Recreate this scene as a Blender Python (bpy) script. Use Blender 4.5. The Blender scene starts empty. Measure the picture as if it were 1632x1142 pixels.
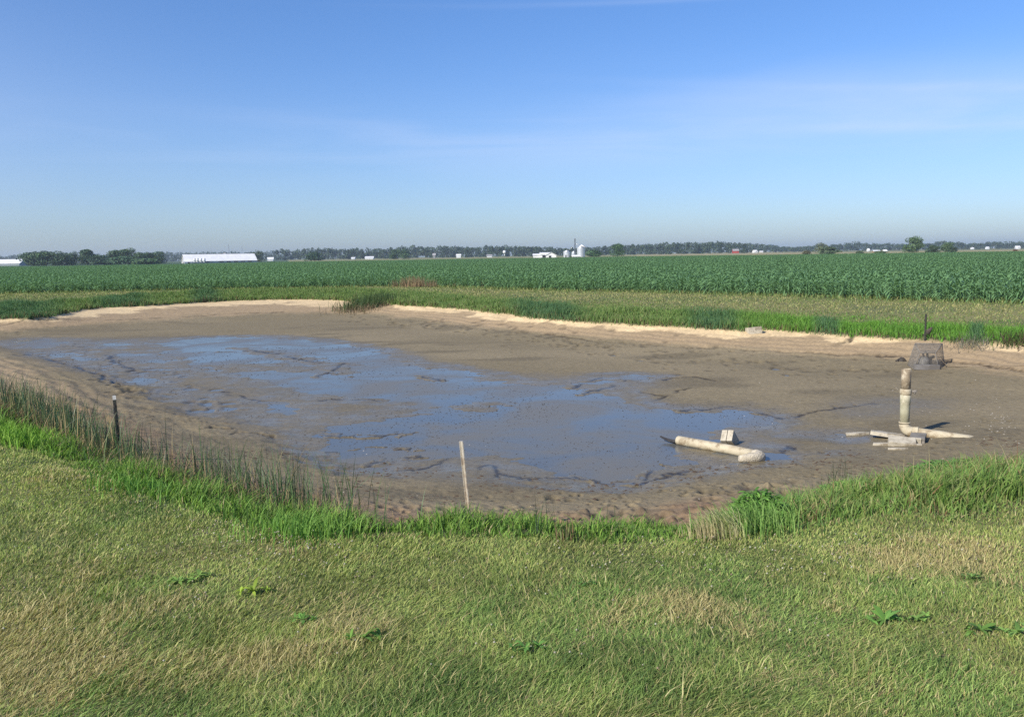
import bpy, math, random
import numpy as np
from mathutils import Vector, Matrix, Euler
R = math.radians
random.seed(7)
rng = np.random.default_rng(11)
S = bpy.context.scene
COL = S.collection

# ------------------------------------------------------------------ camera
F = 1413.0                      # focal length in pixels of the 1632 px wide photograph
CAM = np.array([0.0, 0.0, 2.6])
PITCH, ROLL = math.atan((571 - 406.7) / F), 25.5 / 1632
f_ = np.array([0, math.cos(PITCH), -math.sin(PITCH)])
r0 = np.array([1.0, 0, 0]); u0 = np.array([0, math.sin(PITCH), math.cos(PITCH)])
RT = r0 * math.cos(ROLL) - u0 * math.sin(ROLL)
UP = u0 * math.cos(ROLL) + r0 * math.sin(ROLL)
cd = bpy.data.cameras.new('camera'); cam = bpy.data.objects.new('camera', cd); COL.objects.link(cam)
m = Matrix(((RT[0], UP[0], -f_[0]), (RT[1], UP[1], -f_[1]), (RT[2], UP[2], -f_[2])))
cam.rotation_euler = m.to_euler(); cam.location = CAM
cd.sensor_width = 36; cd.lens = 36 * F / 1632; cd.clip_start = 0.05; cd.clip_end = 20000
S.camera = cam

# ------------------------------------------------------------------ sky, sun, exposure
SUN_EL, SUN_AZ = R(34), math.atan2(-0.74, -0.67)       # azimuth from +Y towards +X, of the direction TO the sun
W = bpy.data.worlds.new('World'); S.world = W; W.use_nodes = True
nt = W.node_tree; nt.nodes.clear()
def N(t, tree=None, **k):
    n = (tree or nt).nodes.new(t)
    for a, b in k.items(): setattr(n, a, b)
    return n
out = N('ShaderNodeOutputWorld'); bg = N('ShaderNodeBackground'); sky = N('ShaderNodeTexSky')
sky.sky_type = 'NISHITA'; sky.sun_disc = False; sky.sun_elevation = SUN_EL; sky.sun_rotation = SUN_AZ
sky.altitude = 0; sky.air_density = 1.0; sky.dust_density = 0.6; sky.ozone_density = 4.5
tc = N('ShaderNodeTexCoord'); sep = N('ShaderNodeSeparateXYZ'); L = nt.links.new
L(tc.outputs['Generated'], sep.inputs[0])
def MA(op, a, b=None, c=None, clamp=False, tree=None):
    t = tree or nt
    n = t.nodes.new('ShaderNodeMath'); n.operation = op; n.use_clamp = clamp
    for i, v in enumerate((a, b, c)):
        if v is None: continue
        if isinstance(v, (int, float)): n.inputs[i].default_value = v
        else: t.links.new(v, n.inputs[i])
    return n.outputs[0]
def MR(v, a, b, c, d, tree=None, smooth=True):
    t = tree or nt
    n = t.nodes.new('ShaderNodeMapRange'); n.interpolation_type = 'SMOOTHSTEP' if smooth else 'LINEAR'
    t.links.new(v, n.inputs[0])
    for i, q in enumerate((a, b, c, d)): n.inputs[i + 1].default_value = q
    return n.outputs[0]
x_, y_, z_ = sep.outputs
az = MA('ARCTAN2', x_, y_)              # 0 ahead, + to the right
el = MA('ARCSINE', z_)
# thin cirrus: streaks that run nearly level, denser towards the right
def cirrus(sx, sy, seed, lo, hi, det=6, dist=0.5):
    cm = N('ShaderNodeCombineXYZ'); L(MA('MULTIPLY', az, sx), cm.inputs[0]); L(MA('MULTIPLY', el, sy), cm.inputs[1]); cm.inputs[2].default_value = seed
    nz = N('ShaderNodeTexNoise'); nz.inputs['Scale'].default_value = 1; nz.inputs['Detail'].default_value = det
    nz.inputs['Roughness'].default_value = .55; nz.inputs['Distortion'].default_value = dist
    L(cm.outputs[0], nz.inputs['Vector'])
    return MR(nz.outputs['Fac'], lo, hi, 0, 1)
def band(azc, azw, elc, elw, tilt=0.0):
    a = MA('DIVIDE', MA('SUBTRACT', az, azc), azw)
    b = MA('DIVIDE', MA('SUBTRACT', MA('SUBTRACT', el, elc), MA('MULTIPLY', az, tilt)), elw)
    r = MA('ADD', MA('MULTIPLY', a, a), MA('MULTIPLY', b, b))
    return MA('EXPONENT', MA('MULTIPLY', r, -1.0))
c1 = MA('MULTIPLY', cirrus(2.5, 14, 3.1, .20, .72), MA('MULTIPLY', band(.42, .28, .158, .040, -.05), .44))
c2 = MA('MULTIPLY', cirrus(2.0, 30, 8.4, .20, .70), MA('MULTIPLY', band(.46, .22, .194, .0045, -.082), .42))
c3 = MA('MULTIPLY', cirrus(2.0, 30, 5.4, .20, .70), MA('MULTIPLY', band(.50, .16, .138, .0050, -.038), .42))
c4 = MA('MULTIPLY', cirrus(3.0, 34, 1.4, .35, .72), MA('MULTIPLY', band(.05, .50, .125, .030), .22))
c5 = MA('MULTIPLY', cirrus(3.0, 60, 2.4, .3, .7), MA('MULTIPLY', band(.30, .3, .262, .004), .22))
c6 = MA('ADD', MA('MULTIPLY', cirrus(1.5, 7, 9.4, .25, .75), MA('MULTIPLY', band(.10, 1.2, .09, .07), .10)), MA('MULTIPLY', band(-.75, .30, .12, .14), .24))
csum = c1
for c in (c2, c3, c4, c5, c6): csum = MA('ADD', csum, c)
csum = MA('MINIMUM', csum, .8)
# Below the horizon the sky is never seen (ground reaches past it)
hs = N('ShaderNodeHueSaturation'); hs.inputs['Hue'].default_value = .505; hs.inputs['Saturation'].default_value = 1.12; hs.inputs['Value'].default_value = 1.0
L(sky.outputs[0], hs.inputs['Color'])
te = MR(el, .0, .30, 0, 1, smooth=False); tm = N('ShaderNodeMix', data_type='RGBA'); L(te, tm.inputs[0]); tm.inputs[6].default_value = (.77, .85, 1.08, 1); tm.inputs[7].default_value = (.89, 1.0, 1.15, 1)
tk = N('ShaderNodeMixRGB'); tk.blend_type = 'MULTIPLY'; tk.inputs[0].default_value = 1; L(hs.outputs[0], tk.inputs[1]); L(tm.outputs[2], tk.inputs[2])
mx = N('ShaderNodeMix', data_type='RGBA'); L(csum, mx.inputs[0]); L(tk.outputs[0], mx.inputs[6]); mx.inputs[7].default_value = (5.2, 5.9, 7.6, 1)
L(mx.outputs[2], bg.inputs[0]); bg.inputs[1].default_value = 0.095; L(bg.outputs[0], out.inputs[0])
sd = bpy.data.lights.new('sun', 'SUN'); sd.energy = 4.2; sd.angle = R(.55); sd.color = (1.0, .93, .82)
sun = bpy.data.objects.new('sun', sd); COL.objects.link(sun); sun.location = (-20, -20, 30)
tosun = Vector((math.sin(SUN_AZ) * math.cos(SUN_EL), math.cos(SUN_AZ) * math.cos(SUN_EL), math.sin(SUN_EL)))
sun.rotation_euler = (-tosun).to_track_quat('-Z', 'Y').to_euler()
S.view_settings.view_transform = 'Standard'; S.view_settings.look = 'None'; S.view_settings.gamma = 1
S.view_settings.exposure = 0.55
S.cycles.max_bounces = 6; S.cycles.transparent_max_bounces = 8; S.cycles.volume_bounces = 0
S.cycles.use_denoising = False

# ------------------------------------------------------------------ numpy helpers
def at(px, py, z):
    """world point on the level z seen at a pixel of the photograph (used to survey the place)"""
    d = f_ + RT * ((px - 816) / F) - UP * ((py - 571) / F)
    t = (z - CAM[2]) / d[2]
    return CAM + d * t
def far(px, dist, py=405):
    d = f_ + RT * ((px - 816) / F) - UP * ((py - 571) / F)
    return d[0] / d[1] * dist, dist
def hash2(ix, iy, seed):
    h = (ix.astype(np.int64) * 374761393 + iy.astype(np.int64) * 668265263 + seed * 974634777) & 0xffffffff
    h = ((h ^ (h >> 13)) * 1274126177) & 0xffffffff
    return ((h ^ (h >> 16)) & 0xffff) / 65535.0
def vnoise(x, y, seed=0):
    ix, iy = np.floor(x), np.floor(y); fx, fy = x - ix, y - iy
    fx = fx * fx * fx * (fx * (fx * 6 - 15) + 10); fy = fy * fy * fy * (fy * (fy * 6 - 15) + 10)
    a = hash2(ix, iy, seed); b = hash2(ix + 1, iy, seed); c = hash2(ix, iy + 1, seed); d = hash2(ix + 1, iy + 1, seed)
    return (a + (b - a) * fx) * (1 - fy) + (c + (d - c) * fx) * fy - .5
def fbm(x, y, s, seed=0, o=4, g=.5):
    v = 0; a = 1; t = 0; ca, sa = math.cos(.6), math.sin(.6)
    X, Y = x / s, y / s
    for i in range(o):
        v = v + a * vnoise(X, Y, seed + i * 17); t += a
        X, Y = (X * ca - Y * sa) * 2.03, (X * sa + Y * ca) * 2.03; a *= g
    return v / t * 2
def sst(a, b, x):
    t = np.clip((x - a) / (b - a), 0, 1); return t * t * (3 - 2 * t)
def segd(x, y, P, closed=True):
    """distance to a polyline, and inside test"""
    P = np.asarray(P)[:, :2]; n = len(P); best = np.full(x.shape, 1e18); ins = np.zeros(x.shape, bool)
    for i in range(n if closed else n - 1):
        ax, ay = P[i]; bx, by = P[(i + 1) % n]; dx, dy = bx - ax, by - ay
        t = np.clip(((x - ax) * dx + (y - ay) * dy) / (dx * dx + dy * dy + 1e-12), 0, 1)
        best = np.minimum(best, (x - ax - t * dx) ** 2 + (y - ay - t * dy) ** 2)
        if closed and ay != by:
            c = (ay > y) != (by > y); ins ^= c & (x < (bx - ax) * (y - ay) / (by - ay) + ax)
    d = np.sqrt(best)
    return np.where(ins, -d, d) if closed else d
def smooth_poly(P, n=3):
    P = np.asarray(P)
    for _ in range(n):
        Q = np.roll(P, -1, 0); P = np.stack([P * .75 + Q * .25, P * .25 + Q * .75], 1).reshape(-1, P.shape[1])
    return P
def W_(L_): return [at(*p) for p in L_]

# ------------------------------------------------------------------ survey of the pond
farO = [(-420, 535, .45), (-200, 515, .45), (0, 508, .45), (60, 508, .45), (100, 500, .45), (130, 494, .45), (180, 490, .45), (240, 488, .45), (300, 483, .45), (400, 479, .45), (480, 477, .45), (540, 479, .45),
        (620, 486, .45), (700, 490, .45), (790, 498, .45), (850, 508, .45), (940, 514, .45), (1000, 517, .45), (1090, 522, .45), (1170, 529, .45), (1220, 525, .45), (1300, 533, .45), (1440, 541, .45), (1540, 547, .45), (1632, 550, .45), (1850, 575, .45)]
nearO = [(2250, 670, .5), (2000, 715, .5), (1632, 768, .5), (1500, 792, .5), (1400, 812, .5), (1330, 820, .5), (1250, 838, .52), (1170, 860, .55), (1100, 870, .55), (1050, 876, .55), (900, 873, .55), (800, 870, .55), (700, 864, .55), (650, 872, .55),
         (590, 872, .55), (560, 866, .55), (500, 850, .55), (400, 822, .55), (300, 792, .55), (200, 752, .55), (100, 708, .52), (0, 655, .5), (-200, 595, .5), (-450, 565, .5)]
PO = smooth_poly(W_(farO + nearO), 1)
farI = [(-250, 541, .12), (0, 529, .12), (110, 521, .12), (300, 509, .12), (450, 503, .12), (540, 500, .12), (620, 505, .12), (760, 522, .12), (900, 538, .12), (1100, 555, .12), (1300, 568, .12), (1440, 578, .12), (1520, 584, .12), (1632, 600, .12), (1800, 625, .12)]
nearI = [(1750, 660, .12), (1632, 690, .12), (1560, 715, .12), (1450, 742, .12), (1300, 757, .12), (1150, 768, .12), (1000, 785, .12), (900, 795, .12), (750, 795, .12), (550, 770, .12), (400, 722, .12), (250, 662, .12), (120, 600, .12), (0, 562, .12), (-150, 550, .12)]
PI_ = smooth_poly(W_(farI + nearI), 1)
farA = [(-500, 515, .62), (0, 489, .62), (100, 484, .62), (240, 474, .62), (400, 467, .62), (540, 465, .62), (640, 469, .62), (790, 481, .62), (940, 494, .62), (1100, 501, .62), (1300, 511, .62), (1440, 520, .62), (1632, 527, .62), (1900, 545, .62)]
nearA = [(2500, 690, .9), (2000, 800, .9), (1632, 842, .9), (1500, 848, .92), (1400, 850, .92), (1250, 858, .92), (1150, 874, .92), (1080, 884, .92), (950, 885, .92), (800, 881, .92), (650, 874, .92), (560, 872, .92), (500, 863, .92), (400, 846, .92),
         (300, 812, .92), (200, 785, .92), (130, 746, .92), (60, 722, .92), (0, 706, .92), (-200, 650, .9), (-500, 600, .9)]
PA = smooth_poly(W_(farA + nearA), 1)
frontC = [(-900, 492, .8), (0, 468, .8), (100, 466, .8), (250, 463, .8), (400, 460, .8), (540, 458, .8), (640, 456, .8), (700, 457, .8), (800, 461, .8), (1000, 465, .8), (1200, 470, .8), (1400, 477, .8), (1632, 484, .8), (2300, 510, .8)]
backC = [far(p, d) + (0,) for p, d in ((2300, 230), (1632, 245), (1200, 262), (1000, 300), (800, 310), (420, 300), (270, 262), (0, 238), (-900, 230))]
PC = np.array([tuple(p) for p in W_(frontC)] + backC)

POr = PO
def zO(x, y):
    w = 0; v = 0
    for p in POr[::2]:
        k = 1 / ((x - p[0]) ** 2 + (y - p[1]) ** 2 + .05) ** 2; w = w + k; v = v + k * p[2]
    return v / w
# shallow water, traced on the bed (z = 0)
water_px = [
 [(232, 549), (300, 539), (400, 535), (500, 543), (560, 552), (625, 560), (642, 580), (700, 587), (750, 592), (772, 607), (830, 614), (900, 618), (965, 625), (1000, 640), (1060, 652), (1120, 653), (1170, 648), (1220, 656), (1262, 668),
  (1235, 680), (1185, 681), (1150, 680), (1120, 690), (1180, 712), (1215, 722), (1262, 721), (1262, 730), (1200, 738), (1150, 744), (1080, 748), (1010, 766), (960, 768), (900, 762), (860, 745), (840, 733), (770, 728), (700, 733), (640, 742), (560, 738), (520, 725), (500, 705),
  (530, 690), (560, 675), (620, 668), (690, 655), (650, 640), (600, 634), (520, 633), (440, 612), (380, 602), (330, 592), (300, 578), (280, 562)],
 [(405, 642), (450, 641), (482, 655), (478, 669), (450, 670), (430, 660)],
 [(985, 597), (1010, 595), (1030, 600), (1022, 606), (990, 604)], [(920, 610), (955, 600), (980, 601), (960, 612)],
 [(1297, 689), (1320, 687), (1348, 692), (1340, 697), (1305, 696)],
 [(148, 583), (180, 586), (178, 593), (150, 591)], [(120, 568), (150, 570), (148, 580), (125, 576)], [(240, 585), (264, 585), (262, 592), (243, 592)], [(205, 600), (240, 605), (238, 614), (214, 612)],
 [(262, 628), (285, 624), (292, 636), (268, 639)], [(322, 652), (344, 650), (346, 657), (326, 659)], [(20, 541), (90, 541), (105, 551), (60, 556), (25, 550)], [(155, 547), (195, 546), (205, 553), (165, 556)],
 [(60, 560), (110, 558), (125, 566), (80, 570)], [(500, 712), (530, 718), (545, 728), (520, 728)], [(180, 562), (250, 566), (290, 575), (250, 580), (200, 575)],
 [(1120, 690), (1090, 700), (1050, 690), (1080, 670)], [(560, 745), (600, 744), (625, 752), (590, 756)], [(990, 768), (1010, 766), (1012, 772), (990, 774)]]
island_px = [[(372, 553), (400, 556), (440, 560), (500, 573), (560, 578), (565, 592), (545, 600), (520, 592), (490, 580), (440, 572), (380, 560)], [(738, 646), (765, 640), (795, 645), (790, 654), (760, 658), (742, 653)],
             [(350, 580), (420, 578), (500, 584), (500, 592), (420, 590), (350, 592)], [(420, 612), (500, 628), (600, 634), (600, 640), (480, 640), (400, 622)], [(1150, 683), (1195, 680), (1230, 700), (1190, 708), (1165, 700)],
             [(1090, 722), (1150, 726), (1150, 733), (1100, 732)], [(760, 735), (820, 728), (860, 742), (880, 760), (820, 762), (770, 758)]]
WP = [smooth_poly(W_([(a, b, 0) for a, b in P]), 1) for P in water_px]
IP = [smooth_poly(W_([(a, b, 0) for a, b in P]), 1) for P in island_px]
sheen_px = [[(0, 535), (200, 540), (420, 530), (650, 555), (800, 605), (1050, 590), (1100, 610), (1010, 640), (1290, 665), (1280, 735), (1100, 790), (950, 800), (600, 780), (500, 745), (330, 680), (200, 620), (60, 590), (0, 560)],
            [(1310, 645), (1400, 632), (1520, 636), (1540, 650), (1440, 668), (1340, 670)], [(1290, 690), (1420, 690), (1400, 735), (1290, 735)]]
SP = [smooth_poly(W_([(a, b, 0) for a, b in P]), 2) for P in sheen_px]
cracks_px = [[(508, 598), (528, 591), (548, 578)], [(528, 592), (545, 597), (552, 598)], [(552, 598), (577, 591)], [(330, 560), (400, 558), (440, 563), (510, 578)], [(440, 640), (500, 636), (610, 636)], [(350, 624), (390, 632), (430, 640)], [(0, 529), (60, 525), (110, 521), (200, 516), (300, 510), (360, 506), (450, 503)],
             [(925, 627), (960, 619), (1000, 606)], [(910, 617), (940, 605), (960, 602)], [(1035, 640), (1080, 625), (1100, 618)], [(1060, 606), (1080, 601), (1110, 600), (1140, 607)], [(1085, 654), (1120, 651), (1165, 648), (1205, 655), (1250, 667)], [(1265, 665), (1310, 656), (1370, 645), (1410, 640)],
             [(520, 722), (580, 716), (650, 713), (700, 714)], [(590, 738), (640, 730), (680, 722)], [(640, 748), (680, 744), (720, 730)], [(770, 745), (790, 742), (796, 752), (800, 760)], [(800, 752), (850, 765), (900, 760), (960, 768)], [(960, 768), (1010, 768), (1060, 756), (1110, 752)], [(1240, 722), (1262, 716), (1265, 712)],
             [(870, 538), (940, 548), (1050, 557), (1200, 566), (1300, 572), (1440, 580), (1500, 583)], [(1500, 586), (1560, 592), (1632, 603)], [(170, 565), (190, 578), (215, 590)], [(120, 585), (150, 597), (190, 615), (215, 622)], [(55, 560), (75, 573), (110, 583)], [(340, 690), (400, 688), (440, 690)],
             [(370, 700), (410, 697), (440, 701)], [(660, 598), (700, 605)], [(520, 690), (600, 695), (680, 688)], [(1020, 625), (1060, 632)], [(1330, 568), (1400, 556)], [(1020, 760), (1060, 740)]]
CW = [W_([(a, b, .02) for a, b in P]) for P in cracks_px]
rg = np.random.default_rng(5)
pits = []
def pitline(P, n, jit, r, dep, z=.1):
    for _ in range(n):
        i = rg.integers(0, len(P) - 1); t = rg.random(); a, b = P[i], P[i + 1]
        q = at(a[0] + (b[0] - a[0]) * t + rg.normal() * jit * 2, a[1] + (b[1] - a[1]) * t + rg.normal() * jit, z)
        pits.append((q[0], q[1], r * rg.uniform(.35, .9), dep * rg.uniform(.5, 1.3)))
pitline([(540, 503), (620, 510), (700, 518), (790, 533)], 46, 3, .13, .06)
pitline([(790, 533), (900, 543), (1000, 552), (1200, 566)], 60, 4, .12, .04)
pitline([(800, 540), (1100, 575), (1330, 592)], 60, 7, .13, .035, .06)
pitline([(1000, 560), (1200, 575), (1400, 590)], 30, 5, .12, .03, .06)
pitline([(170, 600), (200, 615), (215, 625)], 30, 6, .12, .05, .15)
pitline([(620, 505), (750, 512), (900, 527)], 40, 2.5, .2, .03, .3)
pitline([(0, 540), (150, 560), (300, 610), (360, 660)], 60, 9, .14, .04, .03)
pitline([(920, 812), (1010, 824), (1090, 826)], 34, 8, .10, .04, .35); pitline([(560, 800), (760, 800), (900, 800)], 30, 14, .07, .04, .3); pitline([(1100, 790), (1320, 762)], 40, 10, .09, .05, .2)
pitline([(900, 800), (1000, 800), (1150, 790), (1260, 780)], 60, 16, .05, .04, .2)
pitline([(440, 800), (760, 815), (840, 815)], 26, 16, .045, .025, .3)
pitline([(1300, 740), (1560, 690), (1600, 640)], 50, 14, .05, .03, .15)
pitline([(1330, 610), (1560, 610)], 30, 20, .08, .03, .05)

def field(x, y):
    """height and zone masks of the ground"""
    out = {}
    near = (x > -58) & (x < 52) & (y > 1) & (y < 85)
    h = np.where(y > 20, .8, 1.0) + 0 * x
    h = .8 + .2 * sst(22, 12, y)
    h = h + .02 * fbm(x, y, 9, 3, 2) * sst(1.5, 4, np.hypot(x, y))
    sO = np.full(x.shape, 99.); sI = np.full(x.shape, 99.); sA = np.full(x.shape, 99.)
    xn, yn = x[near], y[near]
    wob = .10 * fbm(xn, yn, .9, 41, 3) * (1 + .05 * yn)
    dO = segd(xn, yn, PO) + wob; dI = segd(xn, yn, PI_) + .10 * fbm(xn, yn, 1.1, 77, 3); dA = segd(xn, yn, PA) + .12 * fbm(xn, yn, .7, 9, 3)
    sO[near], sI[near], sA[near] = dO, dI, dA
    zo = zO(xn, yn); Ls = np.where(yn < 16, 1.5, 7.5) ; Ls = 1.3 + 6 * sst(12, 20, yn)
    H = h[near]
    Ho = zo + (H - zo) * sst(-.25, 1.0, dO / Ls) ** .8
    t = np.clip(dI / (np.abs(dI) + np.abs(dO) + 1e-6), 0, 1)
    Hm = .12 + (zo - .12) * (t * .75 + .25 * t * t)
    wat = np.full(xn.shape, 9.)
    ins = (dI < 1.0)
    xi, yi = xn[ins], yn[ins]
    w = np.full(xi.shape, 9.)
    for P in WP: w = np.minimum(w, segd(xi, yi, P))
    for P in IP: w = np.maximum(w, -segd(xi, yi, P))
    sc = .35 + .02 * yi
    w = w + sc * (.6 * fbm(xi, yi, 1.1, 21, 5, .65) + .55 * fbm(xi * .6, yi, .25, 31, 3, .6))
    wat[ins] = w
    sh = np.full(xn.shape, 9.)
    s_ = np.full(xi.shape, 9.)
    for P in SP: s_ = np.minimum(s_, segd(xi, yi, P))
    sh[ins] = s_ + .5 * fbm(xi, yi, 1.5, 51, 4)
    k = sst(1.6, 0, -dI)                              # 1 at the foot of the bank, 0 on the open bed
    bed = .026 + .09 * k + .007 * fbm(xn, yn, 1.6, 13, 3) 
    bed = bed - .012 * sst(.4, -.5, sh)
    bed = np.where(wat < .8, bed * sst(-.1, .8, wat) + (1 - sst(-.1, .8, wat)) * .006, bed)
    bed = np.where(wat < .1, np.minimum(bed, .006 - .03 * sst(.06, -.35, wat) ), bed)
    rough = fbm(xn, yn, .35, 61, 4, .6); micro = fbm(xn * .8, yn * .8, .09, 63, 3, .6)
    dist = np.hypot(xn, yn)
    clod = sst(.05, .7, fbm(xn, yn, .16, 71, 3, .6)) * sst(-.2, .35, fbm(xn, yn, 1.1, 73, 2))
    cl_zone = np.exp(-((xn - 1.9) / 2.0) ** 2) * sst(11.5, 8.0, yn) + .55 * sst(-2.5, -5.5, xn) * sst(24, 12, yn) * sst(3., 0, -dI) + .35 * sst(4.5, 6.5, xn) * sst(16, 10, yn)
    cl_zone = np.clip(cl_zone, 0, 1)
    dry = sst(-1.2, .6, dI)
    Hb = np.where(dI < 0, bed, Hm)
    amp = .004 + .006 * dry
    Hb = Hb + amp * rough * sst(-.02, .2, wat) + .009 * micro * sst(-.02, .2, wat) * (.5 + dry) + .05 * cl_zone * clod * sst(0, .3, wat)
    # terraces left by the falling water on the bank
    Hb = Hb + .012 * np.sin(dI * 16 + 3 * fbm(xn, yn, 1.2, 91, 2)) * sst(0, .2, dI) * (yn > 14)
    dark = np.zeros(xn.shape)
    for P in CW:
        q = np.asarray(P)[:, :2]; bb = (xn > q[:, 0].min() - .6) & (xn < q[:, 0].max() + .6) & (yn > q[:, 1].min() - .8) & (yn < q[:, 1].max() + .8)
        if not bb.any(): continue
        xx, yy = xn[bb], yn[bb]
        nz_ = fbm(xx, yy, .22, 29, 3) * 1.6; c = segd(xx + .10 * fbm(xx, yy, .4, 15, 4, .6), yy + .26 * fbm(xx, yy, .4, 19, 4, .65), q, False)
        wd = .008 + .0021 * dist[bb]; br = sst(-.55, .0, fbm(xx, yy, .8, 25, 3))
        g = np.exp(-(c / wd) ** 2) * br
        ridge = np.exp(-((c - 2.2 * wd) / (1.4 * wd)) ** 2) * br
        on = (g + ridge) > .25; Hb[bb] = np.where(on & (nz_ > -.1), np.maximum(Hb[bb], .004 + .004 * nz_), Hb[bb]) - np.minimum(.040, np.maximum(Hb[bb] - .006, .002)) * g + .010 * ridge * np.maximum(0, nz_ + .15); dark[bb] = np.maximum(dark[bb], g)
    for (a, b, r, dp) in pits:
        bb = (np.abs(xn - a) < r * 3) & (np.abs(yn - b) < r * 4)
        if not bb.any(): continue
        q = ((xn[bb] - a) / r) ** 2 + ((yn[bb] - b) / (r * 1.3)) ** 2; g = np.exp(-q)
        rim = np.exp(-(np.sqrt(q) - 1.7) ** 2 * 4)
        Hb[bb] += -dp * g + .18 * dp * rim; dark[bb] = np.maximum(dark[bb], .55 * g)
    Hg = Ho + .02 * rough * sst(2, 0, dO) * .6
    kk = sst(-.12, .12, dO)
    h[near] = Hb * (1 - kk) + Hg * kk
    for nme, v in (('wat', wat), ('sh', sh), ('dark', dark), ('cl', cl_zone * clod), ('rough', rough)):
        a = np.full(x.shape, 9. if nme in ('wat', 'sh') else 0.); a[near] = v; out[nme] = a
    # the far country: level, very slightly rolling
    out.update(sO=sO, sI=sI, sA=sA, h=h)
    return out
def H(x, y):
    x = np.atleast_1d(np.asarray(x, float)); y = np.atleast_1d(np.asarray(y, float))
    return field(x, y)['h']
def H1(x, y): return float(H(x, y)[0])

def ats(px, py, z=.3):
    """point of the ground surface seen at a pixel"""
    zz = np.linspace(1.15, -.05, 121); d = f_ + RT * ((px - 816) / F) - UP * ((py - 571) / F); t = (zz - CAM[2]) / d[2]; P = CAM[None] + d[None] * t[:, None]
    g = H(P[:, 0], P[:, 1]) - zz; k = int(np.argmax(g >= 0)) if (g >= 0).any() else 120
    if k: a = g[k - 1] / (g[k - 1] - g[k] - 1e-9); return P[k - 1] + (P[k] - P[k - 1]) * min(max(a, 0), 1)
    return P[0]
# ------------------------------------------------------------------ materials
def mat(name, base=(.5, .5, .5), rough=.7, metal=0., spec=.5):
    m = bpy.data.materials.new(name); m.use_nodes = True
    b = m.node_tree.nodes['Principled BSDF']
    b.inputs['Base Color'].default_value = (*base, 1); b.inputs['Roughness'].default_value = rough; b.inputs['Metallic'].default_value = metal
    b.inputs['Specular IOR Level'].default_value = spec
    return m
def noisy(name, c1, c2, scale=8, rough=.8, metal=0., bump=.2, bscale=40, lo=.35, hi=.65, bd=.01, c3=None, c3s=3, spec=.4):
    """two (or three) colour mottled surface with bump"""
    m = mat(name, c1, rough, metal, spec); t = m.node_tree; b = t.nodes['Principled BSDF']
    tcn = N('ShaderNodeTexCoord', t)
    nz = N('ShaderNodeTexNoise', t); nz.inputs['Scale'].default_value = scale; nz.inputs['Detail'].default_value = 6; t.links.new(tcn.outputs['Object'], nz.inputs['Vector'])
    mx = N('ShaderNodeMix', t, data_type='RGBA'); t.links.new(MR(nz.outputs['Fac'], lo, hi, 0, 1, t), mx.inputs[0]); mx.inputs[6].default_value = (*c1, 1); mx.inputs[7].default_value = (*c2, 1)
    col = mx.outputs[2]
    if c3:
        n3 = N('ShaderNodeTexNoise', t); n3.inputs['Scale'].default_value = c3s; n3.inputs['Detail'].default_value = 8; n3.inputs['Roughness'].default_value = .7; t.links.new(tcn.outputs['Object'], n3.inputs['Vector'])
        m3 = N('ShaderNodeMix', t, data_type='RGBA'); t.links.new(MR(n3.outputs['Fac'], .5, .62, 0, 1, t), m3.inputs[0]); t.links.new(col, m3.inputs[6]); m3.inputs[7].default_value = (*c3, 1); col = m3.outputs[2]
    t.links.new(col, b.inputs['Base Color'])
    n2 = N('ShaderNodeTexNoise', t); n2.inputs['Scale'].default_value = bscale; n2.inputs['Detail'].default_value = 5; t.links.new(tcn.outputs['Object'], n2.inputs['Vector'])
    bp = N('ShaderNodeBump', t); bp.inputs['Strength'].default_value = bump; bp.inputs['Distance'].default_value = bd
    t.links.new(n2.outputs['Fac'], bp.inputs['Height']); t.links.new(bp.outputs[0], b.inputs['Normal'])
    return m
def leafmat(name, attr=True, base=(.06, .12, .03), rough=.5, trans=.3, vary=.35, scale=.0, spec=.35):
    m = mat(name, base, rough, 0, .35); t = m.node_tree; b = t.nodes['Principled BSDF']; o = t.nodes['Material Output']; b.inputs['Specular IOR Level'].default_value = spec
    if attr:
        a = N('ShaderNodeAttribute', t); a.attribute_name = 'col'; c = a.outputs['Color']
    else:
        oi = N('ShaderNodeObjectInfo', t); g = N('ShaderNodeTexCoord', t); nz = N('ShaderNodeTexNoise', t); nz.inputs['Scale'].default_value = scale or 3
        t.links.new(g.outputs['Object'], nz.inputs['Vector'])
        v = MA('ADD', MA('MULTIPLY', oi.outputs['Random'], vary), MA('MULTIPLY', nz.outputs['Fac'], vary), tree=t); v = MA('ADD', v, 1 - vary, tree=t)
        h = N('ShaderNodeHueSaturation', t); h.inputs['Color'].default_value = (*base, 1); t.links.new(v, h.inputs['Value']); c = h.outputs[0]
    t.links.new(c, b.inputs['Base Color'])
    tr = N('ShaderNodeBsdfTranslucent', t); mg = N('ShaderNodeMixRGB', t); mg.blend_type = 'MULTIPLY'; mg.inputs[0].default_value = 1; t.links.new(c, mg.inputs[1]); mg.inputs[2].default_value = (1.25, 1.35, .7, 1)
    t.links.new(mg.outputs[0], tr.inputs[0]); ms = N('ShaderNodeMixShader', t); ms.inputs[0].default_value = trans
    t.links.new(b.outputs[0], ms.inputs[1]); t.links.new(tr.outputs[0], ms.inputs[2]); t.links.new(ms.outputs[0], o.inputs[0])
    return m

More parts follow.
